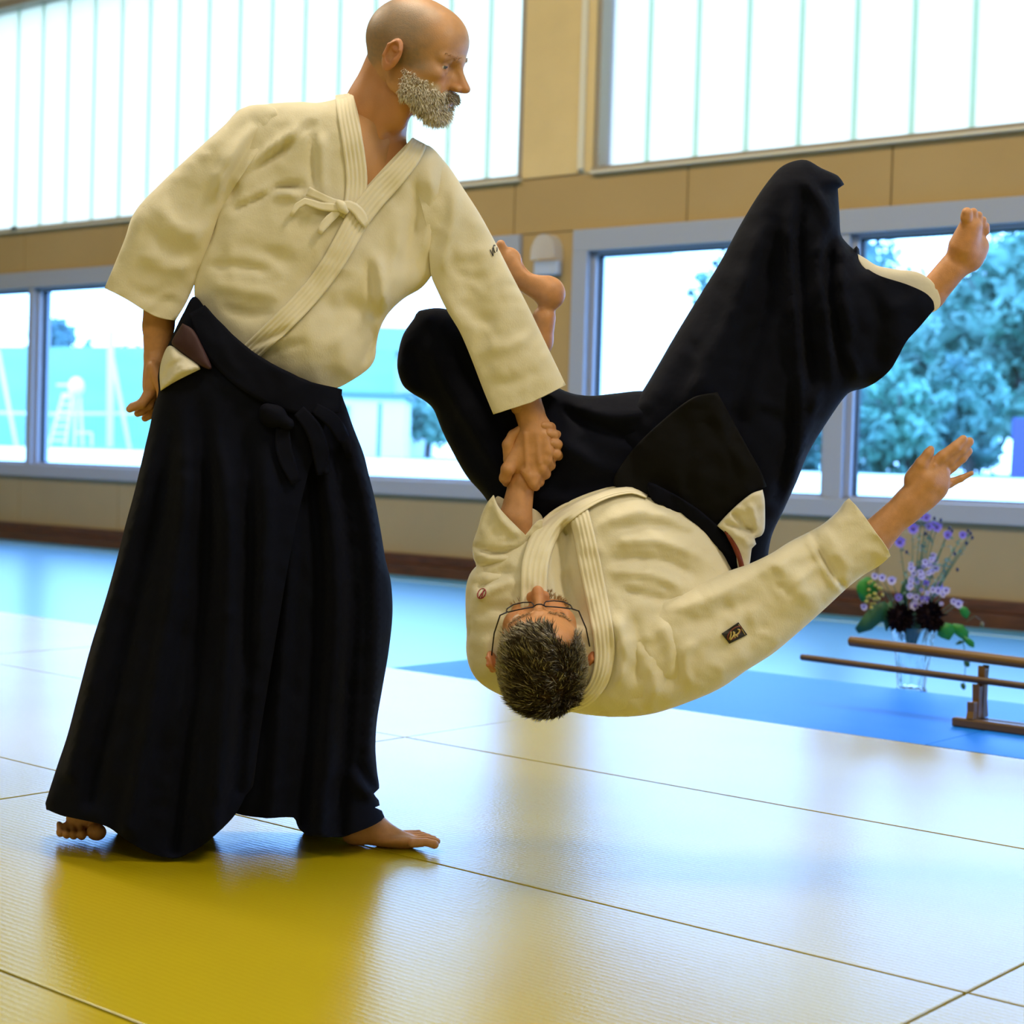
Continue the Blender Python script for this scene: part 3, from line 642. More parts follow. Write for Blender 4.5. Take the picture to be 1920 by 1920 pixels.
# ---------------- signed distance modelling (figure space: u right, v down, w to the camera, in px ~ mm)
def sm(a, b, k): h = np.clip(.5+.5*(b-a)/k, 0, 1); return b+(a-b)*h-k*h*(1-h)
def smax(a, b, k): return -sm(-a, -b, k)
class SDF:
    def __init__(s): s.ops = []
    def cap(s, a, b, ra, rb=None, k=6, op='u'):
        s.ops.append(('cap', np.array(a, float), np.array(b, float), ra, ra if rb is None else rb, k, op)); return s
    def ell(s, c, r, k=6, op='u', R=None):
        s.ops.append(('ell', np.array(c, float), np.array(r, float), R, None, k, op)); return s
    def chain(s, pts, rads, k=4):
        for i in range(len(pts)-1): s.cap(pts[i], pts[i+1], rads[i], rads[i+1], k if i == 0 else 3)
        return s
    def bounds(s, pad=8):
        lo = np.full(3, 1e9); hi = -lo
        for o in s.ops:
            if o[6] != 'u': continue
            if o[0] == 'cap':
                for p, r in ((o[1], o[3]), (o[2], o[4])): lo = np.minimum(lo, p-r); hi = np.maximum(hi, p+r)
            else: m = max(o[2]); m = np.array([m]*3) if o[3] is not None else o[2]; lo = np.minimum(lo, o[1]-m); hi = np.maximum(hi, o[1]+m)
        return lo-pad, hi+pad
    def ev(s, X):
        d = None
        for o in s.ops:
            if o[0] == 'cap':
                a, b, ra, rb = o[1:5]; ab = b-a; L = ab@ab+1e-9; pa = X-a; t = np.clip(pa@ab/L, 0, 1); e = np.sqrt(((pa-t[..., None]*ab)**2).sum(-1))-(ra+(rb-ra)*t)
            else:
                q = X-o[1]
                if o[3] is not None: q = q@o[3]
                r = o[2]; k0 = np.sqrt(((q/r)**2).sum(-1)); k1 = np.sqrt(((q/(r*r))**2).sum(-1))+1e-9; e = np.where(k0 < 1e-3, -min(r), k0*(k0-1)/k1)
            e = e.astype(np.float32)
            if d is None: d = e
            elif o[6] == 'u': d = sm(d, e, o[5])
            else: d = smax(d, -e, o[5])
        return d
def surfnet(fn, lo, hi, h):
    n = np.ceil((hi-lo)/h).astype(int)+1; ax = [lo[i]+h*np.arange(n[i]) for i in range(3)]
    F = np.empty(n, np.float32)
    for i0 in range(0, n[0], 24):
        X = np.stack(np.meshgrid(ax[0][i0:i0+24], ax[1], ax[2], indexing='ij'), -1).astype(np.float32); F[i0:i0+24] = fn(X)
    S = F < 0; c = [S[:-1, :-1, :-1]]; 
    cnt = np.zeros((n[0]-1, n[1]-1, n[2]-1), np.int8)
    for a in (0, 1):
        for b in (0, 1):
            for d in (0, 1): cnt += S[a:n[0]-1+a, b:n[1]-1+b, d:n[2]-1+d]
    act = (cnt > 0) & (cnt < 8); ids = -np.ones(act.shape, int); I = np.argwhere(act); ids[act] = np.arange(len(I))
    acc = np.zeros((len(I), 3)); num = np.zeros(len(I))
    cor = [(a, b, d) for a in (0, 1) for b in (0, 1) for d in (0, 1)]
    for p in cor:
        for axis in range(3):
            if p[axis]: continue
            q = list(p); q[axis] = 1
            fa = F[I[:, 0]+p[0], I[:, 1]+p[1], I[:, 2]+p[2]]; fb = F[I[:, 0]+q[0], I[:, 1]+q[1], I[:, 2]+q[2]]; m = (fa < 0) != (fb < 0)
            t = np.where(m, fa/np.where(m, fa-fb, 1), 0); pt = np.tile(np.array(p, float), (len(I), 1)); pt[:, axis] = t; acc[m] += pt[m]; num[m] += 1
    V = lo+(I+acc/num[:, None])*h; quads = []
    for axis in range(3):
        o1, o2 = [(1, 2), (2, 0), (0, 1)][axis]
        sl = [slice(None)]*3; sl[axis] = slice(0, n[axis]-1); A = S[tuple(sl)]; sl[axis] = slice(1, n[axis]); B = S[tuple(sl)]; E = np.argwhere(A != B)
        E = E[(E[:, o1] > 0) & (E[:, o2] > 0) & (E[:, o1] < n[o1]-1) & (E[:, o2] < n[o2]-1)]; fl = A[E[:, 0], E[:, 1], E[:, 2]]
        def idof(d1, d2): c_ = E.copy(); c_[:, o1] -= d1; c_[:, o2] -= d2; return ids[c_[:, 0], c_[:, 1], c_[:, 2]]
        q = np.c_[idof(1, 1), idof(0, 1), idof(0, 0), idof(1, 0)]; q[~fl] = q[~fl][:, ::-1]; quads.append(q)
    return V, np.concatenate(quads)
class Flesh:
    """collects pieces of one body into one mesh with a colour attribute"""
    def __init__(s, D): s.V = []; s.F = []; s.C = []; s.n = 0; s.D = D
    def add(s, V, F, C): s.V.append(V); s.F.append(F+s.n); s.C.append(C); s.n += len(V)
    def sdf(s, S, h, colf, xf=None, flip=False, fn=None, bounds=None):
        lo, hi = S.bounds() if bounds is None else bounds; V, F = surfnet(fn or S.ev, lo, hi, h); C = colf(V)
        if xf is not None: V = xf(V)
        if flip: F = F[:, ::-1]
        s.add(V, F, C); return V
    def build(s, name, m, parent):
        V = np.concatenate(s.V); F = np.concatenate(s.F); C = np.concatenate(s.C)
        W3 = CPOS+(RT[None]*(V[:, :1]-960)/FPX-UP[None]*(V[:, 1:2]-960)/FPX+FW[None])*(s.D-V[:, 2:3]/1000)
        me = bpy.data.meshes.new(name); me.vertices.add(len(W3)); me.vertices.foreach_set('co', W3.ravel()); me.loops.add(F.size); me.loops.foreach_set('vertex_index', F.ravel().astype(np.int32))
        me.polygons.add(len(F)); me.polygons.foreach_set('loop_start', np.arange(0, F.size, 4)); me.polygons.foreach_set('loop_total', np.full(len(F), 4)); me.update(calc_edges=True)
        a = me.color_attributes.new('Col', 'FLOAT_COLOR', 'POINT'); a.data.foreach_set('color', np.c_[C, np.ones(len(C))].ravel())
        return link(name, me, m, parent, smooth=True)
# ------------------------------------------------------------------ materials for people
MT['skin'] = vcol(mat('skin', (0.6, 0.36, 0.22), 0.48, spec=0.45, Subsurface_Weight=0.06, Subsurface_Scale=0.01)); MT['skin'].node_tree.nodes['Principled BSDF'].inputs['Subsurface Radius'].default_value = (1, .35, .15)
bump(MT['skin'], 'noise', 420, 0.25, 0.0012)
MT['hair'] = vcol(mat('hair', (0.3, 0.3, 0.3), 0.55, spec=0.35))
MT['gi'] = mat('cream_cotton', (0.74, 0.69, 0.52), 0.85, spec=0.2, Sheen_Weight=0.45, Sheen_Roughness=0.35); bump(MT['gi'], 'voronoi', 430, 0.22, 0.0009, stretch=(1, 1, .55)); bump(MT['gi'], 'noise', 26, 0.22, 0.006)
MT['giplain'] = mat('cream_cotton_band', (0.80, 0.745, 0.57), 0.85, spec=0.2, Sheen_Weight=0.15); bump(MT['giplain'], 'noise', 300, 0.2, 0.001)
MT['white_trouser'] = mat('white_cotton', (0.72, 0.68, 0.56), 0.85, spec=0.2); bump(MT['white_trouser'], 'noise', 45, 0.3, 0.004)
MT['navy'] = mat('navy_hakama', (0.0010, 0.0020, 0.0085), 0.85, spec=0.12, Sheen_Weight=0.02); bump(MT['navy'], 'noise', 28, 0.3, 0.006)
MT['navyband'] = mat('navy_band', (0.0012, 0.0020, 0.008), 0.8, spec=0.12); bump(MT['navyband'], 'noise', 200, 0.2, 0.001)
MT['redbelt'] = mat('dark_red_belt', (0.035, 0.006, 0.008), 0.7); MT['redbelt2'] = mat('brown_red_belt', (0.16, 0.022, 0.004), 0.7)
MT['black'] = mat('black_ink', (0.012, 0.010, 0.008), 0.6); MT['wire'] = mat('dark_wire', (0.03, 0.03, 0.04), 0.3, 0.6)
SKIN = np.array([0.52, 0.27, 0.115]); RED = np.array([0.55, 0.17, 0.09]); GREY = np.array([0.20, 0.15, 0.10])
def sstep(a, b, x): t = np.clip((x-a)/(b-a), 0, 1); return t*t*(3-2*t)
def flat(col):
    return lambda V: np.tile(np.array(col), (len(V), 1))*(1+.06*vn3(V, 14)[:, None])
def vn3(V, s, seed=0): return np.array([mnoise.noise(Vector((p[0]/s, p[1]/s+seed, p[2]/s))) for p in V])
EARX = -14
def head_sdf(beard=True, gap=3.2, brow=1.0):
    S = SDF()
    S.ell((-12, 0, 34), (96, 75, 86), 10); S.ell((40, 0, 42), (52, 60, 56), 24); S.ell((36, 0, -22), (50, 56, 66), 22)
    S.ell((34, 0, -72), (44, 46, 34), 22); S.ell((66, 0, -92), (20, 26, 17), 18)
    for y in (-1, 1):
        S.ell((52, 42*y, -20), (26, 18, 17), 14); S.ell((64, 24*y, -52), (20, 20, 24), 14); S.ell((4, 48*y, -52), (34, 12, 26), 24)
        S.cap((86, 7*y, 14), (70, 44*y, 15), 8*brow, 7*brow, 14)
        S.ell((96, 32*y, -3), (21, 19, 12), 12, 's')
    S.cap((84, 0, 8), (107, 0, -28), 6, 8.5, 12); S.ell((111, 0, -36), (12, 10, 9), 8); S.cap((88, 0, -28), (98, 0, -30), 14, 10, 8)
    for y in (-1, 1):
        S.ell((97, 12*y, -39), (12, 8, 8), 6); S.ell((99, 6.5*y, -49), (8, 4, 5), 3, 's')
        # eyeball and lids
        S.ell((67.5, 32*y, -3), (13.4, 13.4, 13.4), 0.6)
        S.cap((73, 19*y, 0), (79.0, 32*y, 8.4), 3.2, 3.9, 4); S.cap((79.0, 32*y, 8.4), (66, 46*y, -1), 4.0, 3.2, 4)
        S.cap((73, 20*y, -5), (77.0, 32*y, -12.8), 2.8, 3.8, 4); S.cap((77.0, 32*y, -12.8), (65, 46*y, -5), 3.6, 3, 4)
    S.ell((88, 0, -60), (11, 26, 9), 8); S.ell((89, 0, -66), (9, 22, 5), 4); S.ell((85, 0, -75), (8, 18, 5), 4)
    for y in (-1, 1):
        S.cap((97, 17*y, -44), (82, 33*y, -64), 2.0, 2.2, 7, 's'); S.cap((76, 22*y, -17), (66, 44*y, -15), 1.6, 1.6, 6, 's')
    S.cap((97, -20, -69.5), (99, 0, -70), 1.8, 2.2, 2, 's'); S.cap((99, 0, -70), (97, 20, -69.5), 2.2, 1.8, 2, 's')
    for y in (-1, 1):    # ears
        a = .30; c, s_ = math.cos(a), math.sin(a); R = np.array([[c, 0, s_], [0, 1, 0], [-s_, 0, c]]); b = .35*y
        R2 = np.array([[math.cos(b), -math.sin(b), 0], [math.sin(b), math.cos(b), 0], [0, 0, 1]]); RR = R2@R
        o = np.array([EARX-4, 80*y, -4.0])
        S.ell(o, (21, 8, 35), 5, R=RR); S.cap(o+RR@np.array([-13, 6*y, -10]), o+RR@np.array([-13, 6*y, 14]), 3.4, 3.6, 3); S.cap(o+RR@np.array([-13, 6*y, 14]), o+RR@np.array([2, 6*y, 29]), 3.6, 3.6, 3); S.cap(o+RR@np.array([2, 6*y, 29]), o+RR@np.array([14, 5*y, 16]), 3.6, 3, 3); S.ell(o+RR@np.array([2.5, 8.5*y, 4]), (13, 10, 22), 1.5, 's', R=RR)
        S.ell(o+RR@np.array([1, 1.0*y, 12]), (7, 4, 5), 4, R=RR); S.ell(o+RR@np.array([4, 4*y, -7]), (8, 6, 9), 3, 's', R=RR)
        S.ell(o+RR@np.array([13, 2*y, -6]), (4.5, 4.5, 8), 4, R=RR); S.ell(o+RR@np.array([2, 0, -27]), (8, 5, 8), 4, R=RR)
    return S
def grad(fn, P, e=1.5):
    P = P.astype(np.float32); g = np.stack([fn(P+np.eye(3, dtype=np.float32)[i]*e)-fn(P-np.eye(3, dtype=np.float32)[i]*e) for i in range(3)], -1); return g/(np.linalg.norm(g, axis=1)[:, None]+1e-9)
def strands(name, P, N, dirf, lenf, colf, D, m, parent, width=1.0, seed=0, xf=None, curl=.25):
    rg = np.random.default_rng(seed); n = len(P); d = dirf(P, N)+rg.normal(size=(n, 3))*curl; d /= np.linalg.norm(d, axis=1)[:, None]
    L = lenf(P)*rg.uniform(.6, 1.15, n); side = np.cross(d, N+rg.normal(size=(n, 3))*.4); side /= np.linalg.norm(side, axis=1)[:, None]+1e-9
    P0 = P-N*2; P1 = P+d*L[:, None]*.5+N*(L*.12)[:, None]; bend = dirf(P, N)-N*.25; P2 = P1+(d*.7+bend*.3+rg.normal(size=(n, 3))*curl*.5)*L[:, None]*.5
    V = np.stack([P0-side*width, P0+side*width, P1-side*width*.8, P1+side*width*.8, P2], 1).reshape(-1, 3)
    C = np.repeat(colf(P, rg), 5, 0)
    if xf is not None: V = xf(V)
    W3 = CPOS+(RT[None]*(V[:, :1]-960)/FPX-UP[None]*(V[:, 1:2]-960)/FPX+FW[None])*(D-V[:, 2:3]/1000)
    b = np.arange(n)[:, None]*5; F = np.concatenate([b+np.array([[0, 1, 3]]), b+np.array([[0, 3, 2]]), b+np.array([[2, 3, 4]])])
    me = bpy.data.meshes.new(name); me.vertices.add(len(W3)); me.vertices.foreach_set('co', W3.ravel()); me.loops.add(F.size); me.loops.foreach_set('vertex_index', F.ravel().astype(np.int32))
    me.polygons.add(len(F)); me.polygons.foreach_set('loop_start', np.arange(0, F.size, 3)); me.polygons.foreach_set('loop_total', np.full(len(F), 3)); me.update(calc_edges=True)
    a = me.color_attributes.new('Col', 'FLOAT_COLOR', 'POINT'); a.data.foreach_set('color', np.c_[C, np.ones(len(C))].ravel())
    o = link(name, me, m, parent, smooth=True); return o
def head_xf(center, axX, axZ, scale, an=(1, 1, 1)):
    """local head mm -> figure space; axX/axZ given in figure space (u, v, w)"""
    X = np.array(axX, float); X /= np.linalg.norm(X); Z = np.array(axZ, float); Z -= X*(Z@X); Z /= np.linalg.norm(Z)
    # subject's left = Z x X in a right-handed frame; figure space is left-handed, so negate
    Y = -np.cross(Z, X); R = np.stack([X, Y, Z], 1)*scale*np.array(an)[None, :]; c = np.array(center, float)
    return (lambda V: V@R.T+c), R, c
def skin_head(V, stub=False, beard=False, seed=0):
    x, y, z = V[:, 0], V[:, 1], V[:, 2]; ay = np.abs(y); n1 = vn3(V, 18, seed); n2 = vn3(V, 6, seed+4)
    C = np.tile(SKIN, (len(V), 1))*(1+.10*n1+.05*n2)[:, None]
    def mix(col, w): nonlocal C; w = np.clip(w, 0, 1)[:, None]; C = C*(1-w)+np.array(col)*w
    mix(RED, .45*np.exp(-(((x-106)/16)**2+(y/14)**2+((z+36)/16)**2))); mix(RED, .28*np.exp(-(((x-70)/26)**2+((ay-38)/18)**2+((z+24)/20)**2)))
    mix(RED, .45*sstep(74, 84, ay)*(np.abs(z) < 40)); mix((.26, .09, .06), .85*np.exp(-(((x-95)/8)**2+(y/20)**4+((z+71)/6)**2)))
    # eyes
    ed = np.sqrt((x-67)**2+(ay-32)**2+(z+3)**2); on = (ed < 13.8) & (x > 70); mix((.62, .58, .52), on*.9)
    g = np.stack([x-67, (ay-32)*1.0, z+3], 1); g /= np.linalg.norm(g, axis=1)[:, None]+1e-9; a_ = np.degrees(np.arccos(np.clip(g@np.array([.93, 0, -.10])+np.where(y < 0, 1, -1)*g[:, 1]*.34, -1, 1))); mix((.07, .08, .07), on*(a_ < 30)); mix((.005, .005, .005), on*(a_ < 14))
    mix((.30, .16, .09), .5*np.exp(-(((x-78)/14)**2+((ay-31)/16)**2+((z-4)/4)**2))*(~on))
    if stub:
        w = sstep(62, -6, x+.35*(z-60)+14*n1)*sstep(-34, -14, z+.25*(x+30)*0)*sstep(116, 96, z+ay*.15)*(ay < 77.5); w = np.maximum(w, sstep(-40, -70, x)*sstep(-50, -20, z)); mix(GREY*(1+.25*np.clip(n2, -1, 1).mean()), .72*w*(1+.35*n2))
        mix(GREY*1.3, .35*sstep(30, 52, ay)*sstep(60, 20, x)*sstep(10, 60, z))
    if beard:
        w = sstep(-30, -46, z+.10*(x-40))*sstep(2, 18, x)*sstep(30, 40, np.sqrt((x-92)**2+(y*.8)**2)+20*(z < -60)); mix((.55, .48, .36), .8*w)
    return np.clip(C, 0, 1)
def hand_cols(V): n1 = vn3(V, 12); n2 = vn3(V, 5, 3); return np.clip(np.tile(SKIN, (len(V), 1))*(1+.12*n1+.06*n2)[:, None]*np.array([1.02, .97, .95]), 0, 1)

# ================================================================== MAN 1 (standing)
D1 = 3.21
man1 = empty('person', tuple(at(470, 1600, D1)*np.array([1, 1, 0])), 'standing bald grey-bearded man in white jacket and long navy hakama, gripping the other\'s arm', 'person', 'martial artists')
man1['group'] = 'two martial artists'
b1 = Flesh(D1)
xf1, R1, c1 = head_xf((780, 109, 5), (math.cos(math.radians(21))*math.cos(math.radians(14)), math.cos(math.radians(21))*math.sin(math.radians(14)), math.sin(math.radians(21))),
                      (math.sin(math.radians(14)), -math.cos(math.radians(14)), 0.0), 0.985, (1, 1, .965))
H1 = head_sdf(); _i = lambda p: np.linalg.inv(R1)@(np.array(p, float)-c1)
H1.cap(_i((738, 128, -18)), _i((706, 205, -42)), 50, 44, 20); H1.cap(_i((752, 140, 16)), _i((735, 195, 12)), 12, 10, 18)
HV1 = b1.sdf(H1, 2.1, lambda V: skin_head(V, True, True), xf1)
# neck and chest
N = SDF(); N.cap((735, 120, -22), (705, 205, -35), 50, 56, 10); N.cap((705, 205, -35), (695, 310, -62), 52, 72, 30); N.cap((745, 135, 18), (712, 255, 16), 10, 8, 16); N.ell((783, 196, 0), (20, 16, 28), 18)
N.ell((708, 276, 14), (12, 10, 10), 8, 's'); N.cap((760, 168, 25), (745, 225, 12), 26, 20, 20); N.ell((690, 350, -30), (90, 90, 55), 30)
b1.sdf(N, 4.0, lambda V: np.tile(SKIN*np.array([.98, .86, .8]), (len(V), 1))*(1+.1*vn3(V, 25)[:, None]), flip=True)
# hidden core of the body: torso, arms, legs in one piece
K = SDF(); K.ell((600, 340, -20), (150, 130, 70), 40); K.ell((520, 560, -20), (130, 170, 75), 60); K.ell((480, 720, -10), (130, 90, 80), 50)
K.cap((470, 250, -10), (290, 420, -20), 42, 34, 30); K.cap((290, 420, -20), (298, 600, -30), 32, 26, 12)
K.cap((790, 330, -60), (880, 520, -20), 38, 34, 30); K.cap((880, 520, -10), (985, 760, 0), 34, 28, 12)
K.cap((420, 760, 0), (330, 1130, 60), 75, 52, 30); K.cap((330, 1130, 60), (210, 1480, -30), 50, 34, 12)
K.cap((540, 780, -40), (640, 1150, 0), 75, 52, 30); K.cap((630, 1150, 0), (640, 1500, -20), 50, 28, 12); K.cap((690, 240, -35), (640, 300, -20), 60, 70, 30)
b1.sdf(K, 12.0, flat(SKIN), flip=True)
# right forearm + hand hanging behind the hip (image left)
A = SDF(); A.cap((302, 560, -30), (297, 612, -28), 33, 30); A.cap((297, 612, -28), (293, 662, -24), 30, 23.5, 4); A.ell((291, 690, -22), (22, 32, 27), 12); A.ell((284, 722, -24), (17, 30, 30), 12)
A.cap((287, 690, 4), (303, 726, 14), 12, 11, 10); A.cap((303, 726, 14), (302, 752, 12), 10, 8, 4)           # thumb
A.chain([(277, 742, -4), (266, 757, 0), (249, 763, 2), (243, 767, 3)], [10.5, 9.5, 8, 7], 6)
A.chain([(283, 744, -20), (279, 760, -18), (266, 771, -16), (258, 775, -15)], [10.5, 9.5, 8, 7], 6)
A.chain([(288, 742, -36), (288, 762, -36), (280, 778, -34), (272, 784, -34)], [10, 9, 8, 7], 6)
A.chain([(292, 736, -48), (296, 754, -50), (292, 770, -50), (286, 778, -50)], [8.5, 8, 7, 6], 6)
A.cap((280, 700, -2), (272, 740, -2), 4, 3, 6); A.cap((284, 668, -6), (282, 700, -2), 5, 3, 6)
b1.sdf(A, 2.6, hand_cols, flip=True)
# left forearm + gripping hand
A = SDF(); A.cap((975, 715, 0), (994, 775, 0), 31, 27); A.cap((994, 775, 0), (999, 810, 4), 26, 25, 6); A.ell((996, 845, 10), (32, 42, 18), 16); A.ell((975, 862, 4), (20, 32, 18), 12)
A.ell((1010, 800, -2), (24, 20, 20), 12)
A.chain([(968, 855, 8), (952, 880, 20), (947, 896, 12), (950, 904, -6)], [15, 13, 11, 9], 8)                     # thumb wrapping the forearm
for k, (u, v) in enumerate(((1003, 893), (1015, 878), (1024, 862), (1028, 846))):                             # knuckles then fingers curling behind
    A.chain([(u-8, v-28, 14), (u, v, 16), (u+7, v+10, -2), (u-4, v+18, -24), (u-26, v+14, -34)], [12, 11.5, 10.5, 9.5, 8], 6)
A.chain([(985, 886, 24), (999, 906, 20), (1004, 912, 8)], [8, 9.5, 9], 8)
A.cap((985, 815, 26), (988, 880, 27), 3, 3, 6); A.cap((1005, 815, 24), (1012, 868, 27), 3, 3, 6)
b1.sdf(A, 2.2, hand_cols, flip=True)
# front (left) foot, side view toes to the right
A = SDF(); A.cap((655, 1490, -14), (688, 1538, -8), 24, 26); A.ell((694, 1556, -6), (32, 26, 27), 12); A.ell((668, 1568, -8), (26, 17, 26), 12)
A.cap((700, 1550, -6), (762, 1577, -4), 24, 12, 14); A.ell((745, 1577, -2), (46, 13, 36), 14); A.ell((786, 1580, 6), (18, 8.5, 18), 8)
for k, (du, w, r) in enumerate(((823, 26, 8.5), (826, 9, 6.5), (820, -5, 6.3), (810, -18, 6), (796, -30, 5.8))):
    vv = 1583.5-(26-w)*.30-(r < 8)*1.0; A.chain([(774-k*4, vv-3, w), ((du+774)/2, vv-4.5, w), (du-r, vv, w)], [r+.6, r*.88, r], 2.0)
b1.sdf(A, 2.4, hand_cols, flip=True)
# rear (right) foot: on the ball, heel raised, toes toward the camera
A = SDF(); A.cap((190, 1440, -60), (165, 1500, -30), 34, 30); A.ell((158, 1532, -6), (34, 26, 26), 14); A.ell((150, 1552, 2), (38, 12, 16), 12)
for u, v, w, r in ((181, 1560, 34, 17), (153, 1565, 34, 11), (138, 1565, 31, 10), (125, 1564, 27, 9.5), (113, 1561, 20, 9)):
    A.ell((u, v, w), (r*1.10 if r > 15 else r*.86, r*.95, r*1.2), 1.2); A.cap((u-2, v-16, w-22), (u, v-4, w-6), r*.6, r*.75, 4)
b1.sdf(A, 2.4, hand_cols, flip=True)
b1.build('body', MT['skin'], man1)
# beard and moustache hair
sel = HV1; loc = (sel-c1)@np.linalg.inv(R1).T
def beard_mask(P):
    x, y, z = P[:, 0], P[:, 1], P[:, 2]; ay = np.abs(y)
    q = 9*vn3(P, 9, 2); side = (x+q > 3) & (z+q < -20-.35*(x-4)) & (z > -118) & (ay > 18) & ~((x+q > 58) & (z+q > -50)) & ~((x < 30+q) & (z < -84)) & ~((x > 10) & (x < 30+.7*(-z-20)) & (z > -30-q) & (x > 22))
    chin = (x > 50) & (z < -80) & (z > -118); must = (x > 84) & (z < -51) & (z > -66) & (ay < 30); lipside = (x > 70) & (ay > 20) & (z < -58) & (z > -90)
    eye = 0; return side | chin | must | lipside
def make_beard():
    m = beard_mask(loc); P = loc[m]; rg = np.random.default_rng(3); P = P[rg.integers(len(P), size=9000)]+rg.normal(size=(9000, 3))*1.0; N_ = grad(H1.ev, P)
    dirf = lambda P, N: np.array([.28, 0, -.62])+N*.55
    def lenf(P): z = P[:, 2]; return np.where((P[:, 0] > 84) & (z > -68), 9, 6+12*sstep(-30, -95, z)*(.5+.5*sstep(10, 60, P[:, 0])))
    def colf(P, rg):
        n = len(P); base = np.where(rg.random(n)[:, None] < .74, np.array([[1.0, .95, .84]]), np.array([[.42, .34, .25]])); mu = (P[:, 0] > 84) & (P[:, 2] > -68); base[mu] *= .55; return base*rg.uniform(.7, 1.2, (n, 1))
    strands('beard', P, N_, dirf, lenf, colf, D1, MT['hair'], man1, .65, 4, xf1)
make_beard()
def brows(H, xf, D, parent, col, n=500, seed=8):
    rg = np.random.default_rng(seed); t = rg.random(n); s_ = np.where(rg.random(n) < .5, 1, -1); P = np.stack([86-16*t, s_*(9+36*t), 17+3*np.sin(t*3)+rg.normal(size=n)*2], 1)
    for k in range(6): N_ = grad(H.ev, P); P = P-N_*H.ev(P.astype(np.float32))[:, None]
    strands('eyebrows', P, N_, lambda P, N: np.stack([P[:, 0]*0, np.sign(P[:, 1])*.8, P[:, 0]*0+.2], 1)+N*.25, lambda P: np.full(len(P), 6.0), lambda P, rg: np.tile(np.array(col), (len(P), 1))*rg.uniform(.6, 1.3, (len(P), 1)), D, MT['hair'], parent, .5, 5, xf)
brows(H1, xf1, D1, man1, (.42, .29, .18), 150)

# jacket ------------------------------------------------------------
TORSO = [(662, 177), (600, 192), (560, 191), (500, 195), (455, 206), (430, 300), (404, 405), (400, 440), (385, 472), (369, 505), (364, 545), (372, 580), (400, 616), (440, 640), (468, 652), (500, 682), (540, 706), (585, 724), (625, 729), (655, 716), (690, 692), (703, 672), (706, 645), (712, 618), (728, 588), (757, 560), (790, 540), (812, 512), (850, 430), (850, 350), (835, 310), (805, 276), (774, 258), (728, 305), (686, 351), (686, 318), (680, 262), (672, 215)]
TDOM = [(662, 172), (600, 188), (560, 187), (500, 191), (440, 200), (410, 300), (395, 405), (388, 440), (372, 472), (360, 505), (352, 545), (360, 590), (395, 640), (440, 680), (500, 720), (540, 745), (600, 760), (655, 745), (700, 705), (714, 672), (714, 645), (722, 618), (738, 588), (765, 560), (800, 540), (830, 512), (880, 430), (880, 350), (845, 300), (810, 270), (774, 250), (740, 200), (700, 172)]
folds1 = [([(425, 392), (450, 340), (500, 300), (560, 262)], -11, 9), ([(428, 402), (470, 378), (530, 352), (580, 348)], -12, 7), ([(430, 372), (460, 330), (520, 270), (580, 235)], 10, 11), ([(440, 395), (500, 362), (575, 370)], 8, 9),
          ([(585, 235), (588, 300), (590, 365)], -6, 6), ([(600, 240), (604, 300), (606, 370)], 5, 8), ([(520, 285), (560, 250), (600, 225)], -6, 7),
          ([(380, 500), (440, 498), (520, 512)], -6, 9), ([(380, 530), (460, 545), (540, 560)], 4, 12), ([(430, 450), (500, 470), (560, 500)], -4, 16), ([(410, 575), (470, 590), (520, 585)], -5, 9),
          ([(470, 648), (500, 636), (540, 615)], -6, 6), ([(480, 655), (520, 640), (560, 618)], 4, 6), ([(500, 668), (540, 650), (580, 640)], -3, 6),
          ([(835, 320), (842, 400), (820, 480), (808, 520)], -14, 8), ([(800, 300), (812, 360), (806, 430), (790, 500)], 9, 13), ([(770, 310), (780, 380), (772, 450), (740, 530)], -7, 13), ([(735, 380), (750, 440), (735, 520), (700, 590)], 6, 16),
          ([(706, 470), (716, 540), (720, 590)], 9, 9), ([(690, 480), (698, 550), (705, 620)], -6, 8), ([(600, 590), (660, 575), (710, 600)], -4, 18), ([(700, 600), (698, 640), (680, 690)], -9, 7), ([(620, 620), (650, 660), (640, 710)], 6, 22)]
step1 = [([(470, 652), (520, 590), (575, 520), (620, 462), (655, 405)], 0, 20)]
torso1 = Part(TORSO, 108, [(600, 250, -35), (500, 300, -45), (760, 330, -55), (560, 480, -25), (560, 640, 0), (430, 560, -30), (690, 620, -30), (840, 400, -75)], dom=TDOM, folds=folds1, wob=4, wobs=95, seed=2, sharp=(0, 34, 32), D=D1, k=1.0)
jk = torso1.mesh('jacket', 8, 3, MT['gi'], man1)
RS = [(450, 205), (421, 234), (381, 270), (340, 307), (300, 345), (263, 383), (246, 410), (235, 445), (215, 495), (196, 540), (235, 560), (277, 586), (303, 597), (329, 601), (350, 566), (373, 512), (388, 470), (403, 425), (414, 396), (440, 350), (500, 260), (520, 210), (490, 196)]
RSD = [(450, 205), (421, 234), (381, 270), (340, 307), (300, 345), (263, 383), (246, 410), (232, 445), (208, 495), (180, 545), (165, 600), (300, 680), (345, 640), (366, 570), (382, 512), (396, 470), (410, 425), (425, 396), (470, 350), (560, 290), (560, 210), (490, 193)]
fR = [([(520, 230), (460, 290), (425, 350), (412, 400)], -8, 8), ([(480, 225), (440, 280), (415, 330), (405, 385)], 9, 11), ([(500, 215), (430, 260), (395, 330)], -4, 12), ([(270, 420), (320, 470), (380, 470)], -4, 16), ([(255, 470), (310, 500), (365, 500)], 4, 15), ([(290, 380), (340, 430), (390, 430)], 4, 14), ([(230, 530), (290, 560), (340, 560)], -2, 10)]
sl1 = Part(RS, 62, [(480, 230, -10), (430, 300, 10), (330, 380, 0), (280, 560, -25)], dom=RSD, folds=fR, wob=4, wobs=80, seed=5, sharp=(9, 13), D=D1)
